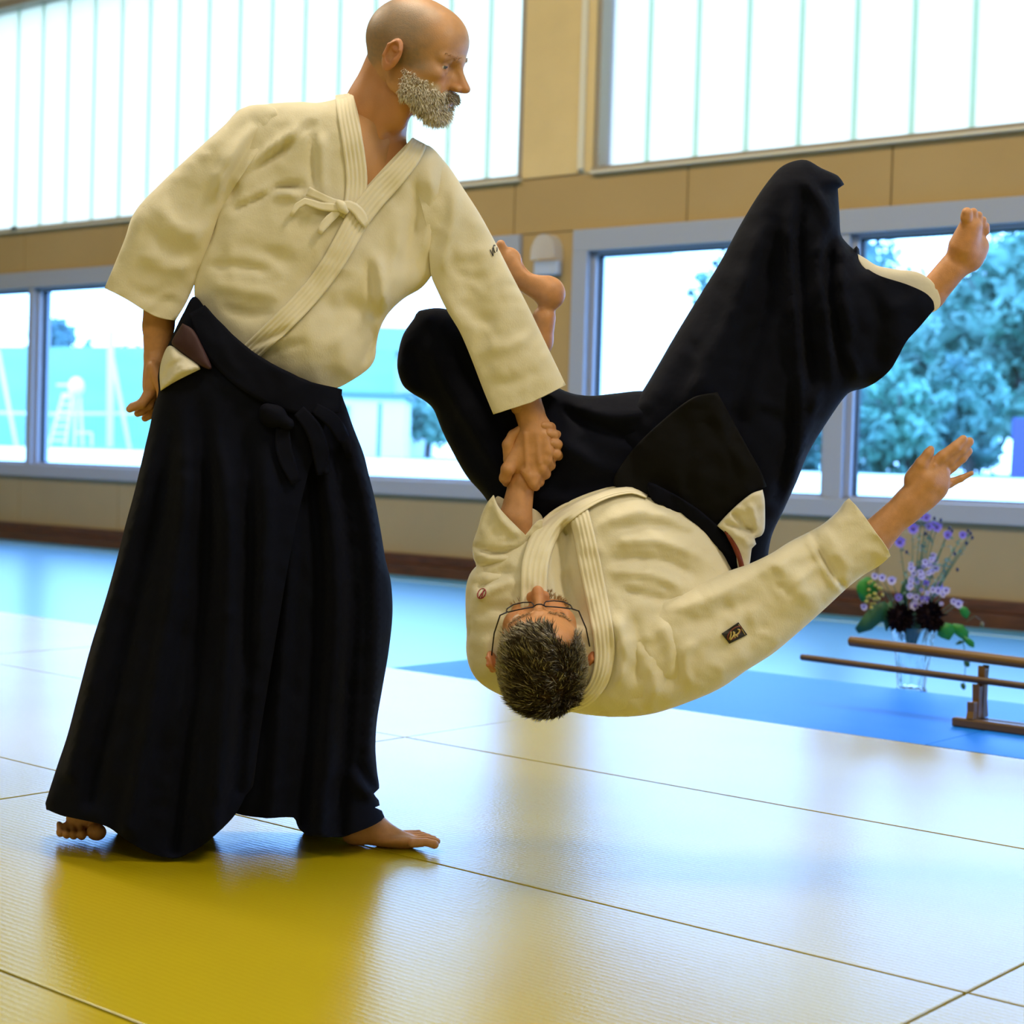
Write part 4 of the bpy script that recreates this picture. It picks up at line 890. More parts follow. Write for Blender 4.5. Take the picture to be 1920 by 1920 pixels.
sl1.mesh('sleeve', 8, 3, MT['gi'], jk, ends=((262, 574, 74),))
LS = [(800, 272), (838, 308), (868, 352), (900, 402), (930, 457), (960, 516), (991, 576), (1024, 645), (1061, 722), (995, 755), (925, 777), (905, 728), (882, 668), (862, 622), (838, 582), (820, 545), (808, 515), (800, 430), (780, 350), (770, 300)]
LSD = [(800, 270), (838, 306), (870, 350), (902, 400), (933, 455), (964, 514), (996, 574), (1030, 645), (1080, 745), (1120, 830), (950, 880), (918, 790), (898, 728), (875, 668), (856, 622), (832, 582), (812, 548), (800, 515), (770, 430), (750, 350), (755, 290)]
fL = [([(845, 330), (850, 400), (835, 470), (822, 530)], 7, 12), ([(825, 540), (850, 600), (880, 680), (900, 740)], 5, 12), ([(880, 460), (890, 560), (930, 660)], -4, 22), ([(860, 560), (900, 600), (940, 600)], -4, 12), ([(900, 640), (950, 650), (1000, 630)], 3, 14), ([(905, 720), (960, 715), (1020, 690)], -3, 12), ([(840, 480), (870, 520), (920, 520)], -3, 14)]
sl2 = Part(LS, 64, [(800, 330, -25), (860, 420, -12), (960, 660, -4)], dom=LSD, folds=fL, wob=4, wobs=85, seed=6, sharp=(8, 9, 10), D=D1)
sl2.mesh('sleeve', 8, 3, MT['gi'], jk, ends=((993, 750, 70),))
# collar bands
ribbon('collar_band', torso1, [(645, 176), (651, 215), (660, 262), (667, 310), (669, 345), (664, 385), (650, 412)], [17, 19, 20, 20, 20, 19], 5, 21, MT['giplain'], jk, 5, 2.4)
ribbon('collar_band', torso1, [(786, 266), (772, 292), (742, 328), (706, 366), (672, 410), (648, 452), (625, 492), (590, 540), (548, 586), (500, 632), (462, 668)], [16, 20, 22, 22, 22, 21, 20, 20, 20, 19, 18], 10, 21, MT['giplain'], jk, 5, 2.4)
ribbon('jacket_tie', torso1, [(577, 358), (600, 368), (625, 378), (648, 382)], [9, 7, 6, 5], 12, 5, MT['giplain'], jk)
ribbon('jacket_tie', torso1, [(545, 405), (558, 385), (572, 377), (600, 386), (640, 390)], [3, 6, 7, 8, 6], 15, 5, MT['giplain'], jk)
ribbon('jacket_tie', torso1, [(640, 384), (655, 384), (672, 396), (688, 424)], [7, 9, 10, 4], 20, 5, MT['giplain'], jk)
ribbon('jacket_tie', torso1, [(637, 394), (618, 410), (603, 428), (599, 438)], [6, 8, 8, 5], 14, 5, MT['giplain'], jk)
wk = float(torso1.front([(641, 388)])[0]); k_ = SDF().ell((641, 388, wk+19), (9, 11, 8), 2).cap((635, 380, wk+16), (648, 396, wk+16), 6, 6, 4)
def sdf_obj(name, S, h, D, m, parent):
    V, F = surfnet(S.ev, *S.bounds(4), h); me = bpy.data.meshes.new(name); me.from_pydata([tuple(P3(p[0], p[1], p[2], D)) for p in V], [], [tuple(int(i) for i in f[::-1]) for f in F]); me.update(); return link(name, me, m, parent, smooth=True)
sdf_obj('tie_knot', k_, 2, D1, MT['giplain'], jk)
# embroidered letters at the sleeve edge
def strokes(name, part, segs, r, m, parent, lift=2.5):
    mb = MB()
    for s_ in segs:
        C = smooth_poly(s_, 2.5, closed=False); w = part.front(C)+lift; mb.tube([P3(c[0], c[1], q, part.D) for c, q in zip(C, w)], r/1000, 6)
    return mb.build(name, m, parent, smooth=True)
strokes('embroidered_letters', sl2, [[(919, 468), (922, 475), (924.5, 480), (924.5, 474), (923.5, 468)], [(923.5, 467), (925, 463), (926, 459.5), (928.5, 460)], [(925.5, 465), (927, 471), (928.5, 474)], [(932, 464), (932.2, 468), (931.6, 471)]], .9, MT['black'], jk)

# hakama ------------------------------------------------------------
HF = [(430, 640), (520, 690), (632, 728), (645, 752), (662, 800), (682, 852), (692, 892), (702, 932), (713, 990), (723, 1050), (733, 1092), (736, 1150), (729, 1220), (717, 1290), (707, 1350), (704, 1400), (707, 1445), (711, 1478), (701, 1488), (710, 1500), (712, 1510), (703, 1514), (716, 1520), (721, 1532), (705, 1545), (680, 1556), (650, 1566), (610, 1570), (575, 1566), (562, 1552), (552, 1533), (500, 1534), (445, 1526), (380, 1500), (380, 1300), (380, 1000), (380, 750)]
HFD = [(360, 560), (520, 640), (632, 700), (652, 752), (668, 800), (686, 852), (696, 892), (706, 932), (717, 990), (727, 1050), (737, 1092), (740, 1150), (733, 1220), (721, 1290), (711, 1350), (708, 1400), (711, 1445), (716, 1480), (716, 1500), (726, 1520), (750, 1600), (740, 1700), (400, 1700), (330, 1500), (330, 1300), (330, 1000), (350, 750)]
fH = [([(560, 760), (585, 900), (600, 1100), (590, 1300), (570, 1540)], -16, 13, 'open'), ([(600, 760), (640, 900), (665, 1100), (655, 1300), (640, 1560)], -14, 11, 'open'), ([(580, 780), (615, 900), (632, 1100), (625, 1300), (600, 1560)], 15, 13, 'open'), ([(620, 740), (665, 860), (695, 1000), (700, 1150), (685, 1400)], 12, 12, 'open'),
      ([(650, 1440), (680, 1480), (705, 1500)], 9, 9), ([(660, 1420), (690, 1460), (705, 1488)], -8, 7), ([(540, 800), (545, 1000), (530, 1250), (510, 1530)], 14, 14, 'open'), ([(640, 820), (680, 1000), (690, 1200), (670, 1500)], -9, 10)]
hk_front = Part(HF, 120, [(560, 750, -30), (600, 1100, -20), (640, 1500, 0)], dom=HFD, folds=fH, wob=5, wobs=110, seed=11, sharp=(28, 31), D=D1)
hk = hk_front.mesh('hakama', 10, 3, MT['navy'], man1, ends=((600, 1600, 90), (500, 1560, 60)))
HR = [(366, 556), (345, 585), (322, 632), (303, 676), (296, 705), (297, 735), (288, 765), (281, 800), (271, 842), (261, 885), (250, 930), (235, 985), (216, 1060), (196, 1130), (171, 1210), (147, 1300), (126, 1380), (106, 1440), (85, 1506), (87, 1518), (120, 1530), (200, 1549), (237, 1575), (280, 1599), (325, 1608), (372, 1590), (412, 1558), (442, 1526), (462, 1490), (474, 1474), (487, 1380), (500, 1300), (520, 1180), (548, 1020), (580, 880), (610, 790), (600, 728), (520, 690), (440, 640), (400, 600)]
HRD = [(350, 520), (330, 585), (312, 632), (295, 676), (288, 705), (289, 735), (282, 765), (275, 800), (265, 842), (255, 885), (244, 930), (229, 985), (210, 1060), (190, 1130), (165, 1210), (141, 1300), (120, 1380), (98, 1440), (74, 1506), (55, 1600), (60, 1680), (300, 1760), (440, 1700), (470, 1540), (485, 1474), (500, 1380), (520, 1300), (545, 1180), (580, 1020), (620, 880), (660, 790), (660, 690), (560, 600), (440, 540)]
fK = [([(320, 760), (300, 950), (240, 1200), (170, 1500)], -16, 15, 'open'), ([(345, 740), (345, 950), (300, 1250), (240, 1550)], 18, 18, 'open'), ([(370, 740), (390, 950), (370, 1250), (330, 1590)], -17, 14, 'open'), ([(400, 730), (425, 950), (425, 1250), (400, 1560)], 16, 17, 'open'),
      ([(450, 760), (470, 950), (465, 1200), (445, 1480)], -14, 13, 'open'), ([(500, 800), (500, 1000), (480, 1250)], 12, 15), ([(290, 800), (262, 950), (205, 1150), (130, 1450)], 12, 12, 'open')]
hk_rear = Part(HR, 130, [(430, 660, 10), (450, 760, 20), (400, 1000, 45), (300, 1400, 60)], dom=HRD, folds=fK, wob=6, wobs=120, seed=12, sharp=(18, 19), D=D1)
hk_rear.mesh('pleated_panel', 10, 3, MT['navy'], hk, ends=((150, 1560, 70), (250, 1600, 70), (350, 1610, 80)))
ribbon('waistband', hk_rear, [(369, 580), (386, 610), (410, 645), (455, 688), (510, 722), (570, 745), (640, 752)], [17, 30, 34, 36, 36, 30, 22], 10, 11, MT['navyband'], hk, 0, wfn=lambda P: np.maximum(hk_rear.front(P), hk_front.front(P)))
wf = lambda P: np.maximum(hk_rear.front(P), hk_front.front(P))
kn = SDF(); wq = float(wf(np.array([(520, 785)]))[0]); kn.ell((512, 780, wq+16), (26, 22, 16), 4); kn.cap((500, 770, wq+18), (540, 795, wq+16), 14, 12, 6)
sdf_obj('waist_knot', kn, 3.5, D1, MT['navyband'], hk)
ribbon('hanging_tie', hk_front, [(530, 800), (532, 840), (545, 880), (556, 905)], [12, 15, 15, 10], 14, 7, MT['navyband'], hk, wfn=wf)
ribbon('hanging_tie', hk_front, [(560, 770), (585, 800), (600, 840), (606, 890)], [12, 16, 16, 10], 16, 7, MT['navyband'], hk, wfn=wf)
ribbon('hanging_tie', hk_front, [(590, 765), (625, 790), (648, 830), (656, 858)], [10, 14, 13, 6], 14, 7, MT['navyband'], hk, wfn=wf)
# belt and white trousers in the side opening
TR = Part([(318, 648), (304, 672), (299, 700), (301, 733), (330, 715), (376, 692), (372, 684), (345, 665)], 30, [(330, 690, 0)], D=D1, step=4, folds=[([(306, 720), (318, 690), (345, 672)], -6, 5), ([(310, 728), (330, 702), (365, 690)], 5, 4)], sharp=(3, 5))
wtr = float(hk_rear.front(np.array([(335, 690)]))[0]); TR.c = lambda P: hk_rear.front(P)+8
TR.mesh('white_trousers', 5, 2, MT['white_trouser'], man1)
RBp = Part([(342, 606), (326, 632), (322, 645), (345, 664), (380, 688), (397, 690), (380, 650), (362, 618)], 16, [(0, 0, 0)], D=D1, step=4, sharp=(0,)); RBp.c = lambda P: hk_rear.front(P)+11
RBp.mesh('red_belt', 5, 2, MT['redbelt'], man1)
# ================================================================== MAN 2 (in mid-air)
D2 = D1
man2 = empty('person', tuple(at(1150, 1130, D2)), 'man with glasses in white jacket and black hakama, thrown upside down in mid-air', 'person', 'two martial artists')
# hakama --------------------------------------------------------------
QL = [(785, 583), (776, 597), (757, 625), (748, 655), (745, 690), (755, 722), (772, 737), (797, 752), (813, 768), (830, 810), (850, 850), (875, 893), (905, 927), (940, 975), (1000, 1020), (1100, 1040), (1250, 1010), (1330, 960), (1330, 820), (1290, 740), (1205, 733), (1150, 738), (1105, 742), (1062, 734), (1000, 700), (930, 640), (880, 598), (830, 578)]
fQ = [([(800, 610), (830, 700), (900, 820), (960, 920)], 14, 16), ([(840, 600), (880, 700), (960, 820), (1020, 900)], -12, 14), ([(900, 640), (980, 760), (1080, 850), (1180, 900)], 10, 16), ([(1020, 750), (1120, 800), (1250, 850)], -10, 12), ([(770, 640), (780, 700), (800, 740)], -8, 12), ([(1060, 760), (1150, 780), (1230, 770)], 10, 12), ([(930, 880), (1000, 930), (1100, 940)], 8, 14)]
q_left = Part(QL, 100, [(790, 660, -150), (930, 800, -130), (1150, 850, -90), (1300, 900, -70)], folds=fQ, wob=6, wobs=100, seed=21, D=D2)
hk2 = q_left.mesh('hakama', 10, 3, MT['navy'], man2)
QR = [(1160, 800), (1205, 733), (1235, 683), (1270, 622), (1310, 557), (1350, 492), (1385, 427), (1415, 376), (1440, 340), (1462, 315), (1485, 303), (1512, 300), (1540, 315), (1572, 330), (1583, 346), (1571, 354), (1574, 400), (1577, 440), (1590, 458), (1600, 467), (1606, 461), (1611, 467), (1612, 482), (1625, 502), (1650, 517), (1700, 533), (1735, 549), (1750, 565), (1752, 580), (1725, 612), (1700, 640), (1672, 690), (1645, 715), (1620, 728), (1590, 738), (1555, 785), (1515, 850), (1495, 900), (1470, 955), (1447, 1005), (1437, 1060), (1425, 1110), (1370, 1120), (1300, 1020), (1220, 940), (1160, 880)]
QRD = QR[:24]+[(1640, 480), (1700, 490), (1770, 520), (1800, 560), (1790, 610), (1740, 640), (1715, 665), (1682, 705), (1650, 725)]+QR[33:]
fr_ = [([(1495, 330), (1478, 430), (1490, 600), (1500, 800), (1470, 960)], 13, 10), ([(1515, 340), (1500, 430), (1512, 600), (1530, 760)], -14, 9), ([(1545, 400), (1535, 500), (1548, 600), (1560, 740)], 13, 9), ([(1565, 420), (1556, 520), (1572, 640), (1590, 720)], -13, 9), ([(1578, 440), (1580, 540), (1600, 650)], 12, 10),
       ([(1500, 330), (1540, 380), (1560, 440)], 10, 10), ([(1530, 480), (1560, 485), (1590, 500)], -6, 7), ([(1570, 640), (1600, 680), (1610, 720)], 7, 9), ([(1440, 380), (1400, 520), (1330, 680), (1270, 800)], 12, 22), ([(1460, 400), (1440, 560), (1390, 720), (1370, 860)], -12, 18), ([(1490, 700), (1480, 850), (1450, 960)], -10, 10), ([(1540, 700), (1510, 820), (1470, 920)], 10, 10),
       ([(1620, 520), (1650, 600), (1640, 700)], -8, 16), ([(1580, 350), (1550, 360), (1520, 340)], -6, 7)]
q_right = Part(QR, 115, [(1250, 850, -70), (1450, 500, -110), (1550, 600, -90), (1700, 580, -80), (1400, 950, -80)], dom=QRD, folds=fr_, wob=6, wobs=90, seed=22, sharp=(14, 15, 19, 22, 28), D=D2)
q_right.mesh('raised_leg', 10, 3, MT['navy'], hk2, ends=((1680, 525, 80), (1630, 490, 30), (1740, 560, 30)))
MT['apron'] = mat('lit_charcoal_hakama', (0.005, 0.005, 0.006), 0.85, spec=0.12); bump(MT['apron'], 'noise', 28, 0.3, 0.006)  # greyer than the other hakama cloth: light on this panel put into colour
AP = [(1345, 735), (1300, 745), (1240, 790), (1180, 850), (1150, 905), (1190, 925), (1240, 950), (1290, 985), (1340, 1030), (1372, 1040), (1345, 985), (1372, 956), (1405, 928), (1438, 912), (1425, 880), (1405, 845), (1378, 795)]
apron = Part(AP, 9, [(0, 0, 0)], D=D2, folds=[([(1340, 750), (1360, 820), (1420, 900)], 4, 10), ([(1300, 770), (1290, 860), (1300, 950)], -4, 14)], sharp=(0, 9, 10, 13)); apron.c = lambda P: np.maximum(q_right.front(P), q_left.front(P))+4
apron.mesh('front_panel', 9, 3, MT['apron'], hk2)
ap_f = lambda P: np.maximum(np.maximum(q_right.front(P), q_left.front(P)), apron.front(P)*(apron.field.t(P) > 0)-999*(apron.field.t(P) <= 0))
WT = Part([(1344, 986), (1362, 966), (1385, 944), (1410, 925), (1430, 918), (1434, 940), (1434, 990), (1428, 1004), (1415, 1010), (1418, 1020), (1410, 1028), (1406, 1055), (1400, 1075), (1385, 1070), (1378, 1030), (1362, 1002)], 14, [(0, 0, 0)], D=D2, step=4, sharp=(0, 4), folds=[([(1370, 958), (1395, 985), (1418, 1003)], -7, 4), ([(1355, 978), (1385, 990), (1430, 992)], -5, 4), ([(1405, 940), (1415, 970), (1420, 1000)], 5, 5), ([(1370, 1000), (1395, 1010), (1405, 1030)], 4, 5)])
WT.c = lambda P: q_right.front(P)+24
WT.mesh('white_trousers', 5, 2, MT['white_trouser'], man2)
WB = Part([(1215, 905), (1262, 925), (1310, 955), (1345, 985), (1372, 1010), (1390, 1040), (1398, 1070), (1385, 1090), (1350, 1090), (1330, 1040), (1290, 990), (1230, 950)], 8, [(0, 0, 0)], D=D2); WB.c = lambda P: ap_f(P)+10
WB.mesh('waistband', 8, 2, MT['navyband'], hk2)
RB = Part([(1358, 996), (1368, 1003), (1382, 1022), (1391, 1042), (1396, 1066), (1388, 1068), (1382, 1048), (1372, 1024)], 14, [(0, 0, 0)], D=D2, step=4); RB.c = lambda P: ap_f(P)+34
RB.mesh('red_belt', 5, 2, MT['redbelt2'], man2)
WL = Part([(1608, 476), (1622, 484), (1645, 498), (1682, 505), (1720, 510), (1747, 527), (1761, 552), (1763, 572), (1752, 584), (1725, 590), (1690, 575), (1640, 540), (1615, 505)], 34, [(1650, 520, -70), (1740, 555, -78)], dom=[(1600, 470), (1622, 480), (1645, 494), (1682, 500), (1720, 503), (1755, 515), (1785, 545), (1790, 585), (1760, 610), (1725, 600), (1690, 585), (1640, 550), (1605, 515)], D=D2, step=4, sharp=(0,))
WL.mesh('trouser_cuff', 6, 3, MT['white_trouser'], man2, ends=((1750, 560, 45),))
# jacket --------------------------------------------------------------
J2 = [(960, 1015), (1000, 990), (1040, 965), (1075, 942), (1110, 926), (1150, 915), (1185, 913), (1218, 928), (1252, 939), (1290, 960), (1320, 985), (1345, 1015), (1362, 1045), (1375, 1075), (1385, 1120), (1388, 1180), (1370, 1240), (1335, 1292), (1285, 1318), (1220, 1337), (1160, 1344), (1100, 1340), (1050, 1331), (1000, 1325), (950, 1308), (915, 1291), (893, 1273), (880, 1250), (874, 1220), (875, 1180), (873, 1140), (874, 1100), (885, 1070), (920, 1040)]
f2 = [([(1120, 985), (1200, 960), (1290, 975)], 6, 9), ([(1130, 1000), (1220, 985), (1320, 1010)], -6, 8), ([(1130, 1020), (1230, 1015), (1330, 1050)], 6, 9), ([(1135, 1050), (1240, 1050), (1320, 1090)], -7, 9), ([(1140, 1070), (1230, 1080), (1300, 1110)], 6, 9), ([(1150, 1100), (1220, 1120), (1290, 1130)], -6, 9), ([(1060, 1010), (1062, 1080), (1080, 1150)], -26, 20, 'full'), ([(1050, 1000), (1075, 980)], -14, 12),
      ([(1150, 1140), (1170, 1220), (1160, 1300)], 7, 12), ([(1180, 1140), (1200, 1220), (1195, 1290)], -7, 11), ([(1145, 1180), (1150, 1260), (1110, 1310)], -6, 9), ([(1230, 1150), (1260, 1220), (1250, 1290)], 7, 14), ([(890, 1110), (930, 1080), (965, 1070)], -8, 9), ([(885, 1130), (930, 1100), (970, 1090)], 8, 9), ([(890, 1160), (925, 1140), (960, 1150)], -6, 10), ([(905, 1190), (915, 1230), (910, 1270)], 5, 12)]
torso2 = Part(J2, 125, [(950, 1200, 10), (1150, 1250, 20), (1120, 1020, -20), (1300, 1050, -30), (1300, 1250, 10)], folds=f2, wob=5, wobs=70, seed=31, D=D2)
jk2 = torso2.mesh('jacket', 8, 3, MT['gi'], man2)
RS2 = [(1190, 1150), (1240, 1122), (1300, 1098), (1368, 1070), (1405, 1057), (1445, 1038), (1480, 1016), (1521, 995), (1545, 981), (1570, 959), (1583, 941), (1592, 934), (1608, 952), (1628, 978), (1647, 1005), (1662, 1025), (1670, 1042), (1650, 1060), (1620, 1078), (1587, 1104), (1545, 1143), (1500, 1183), (1450, 1225), (1400, 1257), (1350, 1291), (1290, 1317), (1225, 1338), (1165, 1344), (1120, 1335), (1110, 1260), (1130, 1190)]
RSD2 = RS2[:11]+[(1600, 915), (1660, 905), (1720, 990), (1710, 1040), (1672, 1062)]+RS2[18:]
fs = [([(1240, 1150), (1330, 1120), (1420, 1075), (1510, 1020)], 6, 14), ([(1260, 1180), (1350, 1150), (1440, 1110)], -5, 14), ([(1210, 1170), (1260, 1240), (1280, 1300)], -7, 13), ([(1180, 1190), (1220, 1260), (1230, 1320)], 6, 13), ([(1300, 1190), (1280, 1250), (1300, 1290)], 5, 12), ([(1160, 1200), (1185, 1260), (1190, 1320)], -5, 10), ([(1330, 1240), (1400, 1190), (1480, 1140)], -4, 18), ([(1521, 995), (1535, 1030), (1560, 1075), (1587, 1104)], -7, 4, 'full'), ([(1514, 1000), (1530, 1040), (1552, 1080), (1578, 1112)], 4, 5, 'full'), ([(1545, 990), (1565, 1030), (1600, 1080)], 3, 9), ([(1440, 1060), (1490, 1080), (1520, 1140)], 4, 16)]
sr2 = Part(RS2, 84, [(1180, 1250, 45), (1300, 1200, 50), (1450, 1130, 30), (1620, 1010, 10)], dom=RSD2, folds=fs, wob=5, wobs=75, seed=33, sharp=(11, 16), D=D2)
sr2.mesh('sleeve', 8, 4, MT['gi'], jk2, ends=((1632, 988, 62),))
LB = Part([(930, 932), (960, 945), (988, 950), (1006, 957), (1018, 972), (1016, 1000), (1000, 1025), (960, 1030), (930, 990)], 24, [(980, 980, -42)], D=D2, step=5, dom=[(920, 915), (960, 925), (995, 930), (1015, 940), (1030, 972), (1022, 1000), (1000, 1035), (960, 1040), (915, 990)])
LB.mesh('cuff', 6, 3, MT['giplain'], jk2, ends=((975, 945, 50), (1000, 990, 40)))
LS2 = [(925, 928), (935, 950), (952, 970), (972, 990), (986, 1004), (997, 990), (1008, 978), (1018, 974), (1014, 1005), (1000, 1035), (985, 1075), (975, 1140), (960, 1200), (930, 1230), (897, 1228), (878, 1200), (873, 1150), (874, 1100), (881, 1078), (893, 1062), (888, 1048), (886, 1022), (896, 990), (903, 965), (912, 945)]
LSD2 = [(935, 890), (975, 915), (1020, 930), (1040, 965)]+LS2[8:22]+[(893, 990), (898, 962), (905, 935)]
fl2 = [([(888, 1024), (925, 1036), (975, 1030), (1005, 1010)], -9, 5, 'full'), ([(890, 1036), (925, 1048), (975, 1044), (1000, 1030)], 5, 6), ([(891, 1060), (930, 1066), (970, 1060)], -9, 5), ([(900, 1090), (940, 1085), (975, 1100)], 7, 9), ([(890, 1110), (930, 1105), (960, 1125)], -6, 8), ([(925, 940), (940, 975), (980, 1010)], 6, 7), ([(900, 1140), (930, 1160), (950, 1200)], -5, 12)]
sl_2 = Part(LS2, 58, [(940, 980, 18), (930, 1060, 22), (925, 1180, 30)], dom=LSD2, folds=fl2, wob=4, wobs=50, seed=35, sharp=(0, 4, 7), D=D2, step=5)
sl_2.mesh('sleeve', 7, 4, MT['gi'], jk2, ends=((955, 965, 48), (1000, 990, 26)))
mx2 = lambda P: np.maximum(torso2.front(P), sr2.front(P)*(sr2.field.t(P) > 0)-999*(sr2.field.t(P) <= 0))
ribbon('collar_band', torso2, [(1083, 955), (1094, 1000), (1103, 1045), (1112, 1090), (1122, 1140), (1131, 1190), (1133, 1235), (1122, 1280), (1095, 1312), (1050, 1332)], [19, 20, 21, 21, 21, 20, 19, 17, 14, 8], 10, 21, MT['giplain'], jk2, 5, 2.6, wfn=mx2)
ribbon('collar_band', torso2, [(1000, 1150), (1001, 1100), (1004, 1055), (1018, 1012), (1045, 975), (1090, 945), (1140, 924), (1185, 917), (1215, 927)], [24, 25, 26, 25, 20, 15, 11, 9, 7], 14, 21, MT['giplain'], jk2, 5, 2.6)
# patch on the sleeve and the round mark on the shoulder
def flatpatch(name, part, poly, lift, m, parent):
    P = smooth_poly(poly, 4, sharp=tuple(range(len(poly)))) if len(poly) < 8 else np.array(poly, float); c = P.mean(0); A_ = np.concatenate([P, c+(P-c)*.5, [c]]); w = part.front(A_)+lift; n = len(P)
    V = [tuple(P3(a[0], a[1], q, part.D)) for a, q in zip(A_, w)]; F = []
    for i in range(n): j = (i+1) % n; F += [(i, j, j+n, i+n), (i+n, j+n, 2*n)]
    me = bpy.data.meshes.new(name); me.from_pydata(V, [], F); me.update(); o = link(name, me, m, parent)
    s_ = o.modifiers.new('s', 'SOLIDIFY'); s_.thickness = .001; s_.offset = 0; return o
pt = flatpatch('sleeve_patch', sr2, [(1353, 1188), (1384.5, 1167), (1401, 1190), (1367.5, 1207)], 2.6, MT['black'], jk2); pt['label'] = 'black sleeve patch with a gold and red emblem'
MT['gold'] = mat('gold_thread', (0.55, 0.42, 0.12), 0.5); MT['dkred'] = mat('dark_red_thread', (0.16, 0.03, 0.012), 0.6)
def sub_strokes(name, part, segs, r, m, parent, lift): return strokes(name, part, segs, r, m, parent, lift)
cx, cy = 1377, 1187
ring = [[(cx+13.5*math.cos(a)*.93-5.5*math.sin(a)*.5, cy+11*math.sin(a)-6*math.cos(a)) for a in np.linspace(0, 2*math.pi, 17)]]
sub_strokes('emblem_ring', sr2, ring, 1.3, MT['dkred'], pt, 3.4)
sub_strokes('emblem', sr2, [[(1370, 1184), (1370.5, 1190), (1368, 1198)], [(1375, 1184), (1376, 1190), (1378, 1196)], [(1378, 1192), (1384, 1188), (1387, 1181), (1383, 1180)], [(1369, 1200), (1374, 1194), (1376, 1190)], [(1377, 1185), (1378, 1190), (1383, 1193)]], 1.5, MT['gold'], pt, 3.8)
sub_strokes('emblem_bar', sr2, [[(1385, 1171), (1391, 1180), (1397, 1190)]], .7, MT['gold'], pt, 3.6)
MT['ringred'] = mat('red_thread', (0.30, 0.03, 0.04), 0.6)
sh = lambda: None
sh_part = Part([(880, 1080), (930, 1080), (930, 1150), (880, 1150)], 10, [(0, 0, 0)], D=D2, step=6); sh_part.front = lambda P: np.maximum(torso2.front(np.asarray(P, float)), sl_2.front(np.asarray(P, float)))
strokes('round_mark', sh_part, [[(903+7.5*math.cos(a)+2.5*math.sin(a), 1113-9.5*math.sin(a)) for a in np.linspace(0, 2*math.pi, 15)], [(898, 1122), (902, 1114), (909, 1106)], [(903, 1121), (905, 1113), (906, 1108)]], 1.1, MT['ringred'], jk2, 2.2)

# body ----------------------------------------------------------------
b2 = Flesh(D2)
xf2, R2_, c2 = head_xf((1014, 1222, 112), (-0.035, -0.885, 0.45), (0.05, 0.45, 0.89), 1.0, (0.97, 1.12, 1.04))
H2 = head_sdf()
def skin2(V):
    C = skin_head(V, False, False, 9); x, y, z = V.T; C *= np.array([1.06, .95, .88]); w = (hair_mask(V))[:, None]*.85; return np.clip(C*(1-w)+np.array([.05, .035, .02])*w, 0, 1)
def hair_mask(P):
    x, y, z = P[:, 0], P[:, 1], P[:, 2]; ay = np.abs(y)
    line = 104-.0085*np.clip(ay, 0, 70)**2+5*np.sin(ay*.12)+8*(y > 0)-16*sstep(-8, -30, y)*sstep(-60, -45, y)      # frontal hairline
    top = (x < line-14) & (z > 40+.20*(x-10)*(x > 10)) ; side = (x < 26) & (z > 6) & (x > -200); back = (x < -34) & (z > -62); burn = (x < 16) & (x > 2) & (z > -16)&(z<40)
    return ((top | side | back | burn) & ~((np.abs(x+16) < 26) & (z < 30) & (z > -46) & (ay > 68))).astype(float)
HV2 = b2.sdf(H2, 2.1, skin2, xf2)
A = SDF(); A.cap((963, 1040, 0), (966, 975, 4), 33, 31); A.cap((966, 975, 4), (978, 905, -6), 31, 24, 6); A.cap((978, 905, -6), (990, 872, -18), 24, 26, 8); A.ell((995, 848, -28), (34, 34, 18), 14)
A.chain([(972, 888, -8), (957, 862, 2), (953, 834, 6), (962, 816, 6), (975, 806, 8)], [14, 13, 11.5, 10, 8.5], 8)
for k, (u, v, a_) in enumerate(((1026, 800, .2), (1037, 815, .1), (1043, 833, 0), (1041, 851, -.1))):
    A.chain([(1000, 850, -34), (1026, v+6, -32), (u+6, v+2, -12), (u+2, v, 8), (u-9, v-2, 17)], [12, 10.5, 10, 9, 7.5], 6)
b2.sdf(A, 2.3, hand_cols, flip=True)
A = SDF(); A.cap((1560, 1075, 10), (1640, 1008, 10), 38, 34); A.cap((1640, 1008, 10), (1702, 945, 12), 34, 27, 6); A.cap((1702, 945, 12), (1738, 902, 12), 27, 30, 10); A.ell((1742, 895, 12), (40, 37, 17), 12); A.ell((1748, 912, 8), (30, 30, 16), 10); A.cap((1700, 962, 10), (1735, 935, 8), 22, 22, 12)
A.chain([(1712, 898, 18), (1728, 870, 28), (1741, 850, 30), (1745, 843, 30)], [17, 13, 9.5, 7.5], 8)
A.chain([(1744, 876, 16), (1768, 856, 18), (1792, 838, 15), (1806, 824, 11)], [13, 11.5, 10.5, 8.5], 5)
A.chain([(1754, 884, 8), (1780, 862, 8), (1803, 843, 5), (1818, 828, 1)], [13, 11.5, 10.5, 8.5], 5)
A.chain([(1763, 892, 0), (1784, 874, -2), (1804, 858, -5), (1816, 846, -8)], [12, 11, 10, 8], 5)
A.chain([(1762, 912, -4), (1780, 906, -6), (1802, 897, -8), (1822, 887, -10)], [13, 9, 6.5, 4.5], 8)
A.cap((1730, 900, 29), (1752, 872, 29), 3, 3, 5); A.cap((1738, 912, 26), (1760, 884, 22), 3, 3, 5)
b2.sdf(A, 2.3, hand_cols, flip=True)
def foot_cols(V): C = hand_cols(V); return C*np.array([1.04, 1.0, .98])
A = SDF(); A.cap((1712, 588, -85), (1745, 552, -80), 22, 27); A.cap((1745, 552, -80), (1786, 503, -78), 28, 27, 8); A.ell((1812, 480, -82), (34, 32, 27), 14); A.ell((1828, 462, -86), (27, 27, 24), 10); A.cap((1808, 462, -70), (1820, 425, -60), 30, 22, 12)
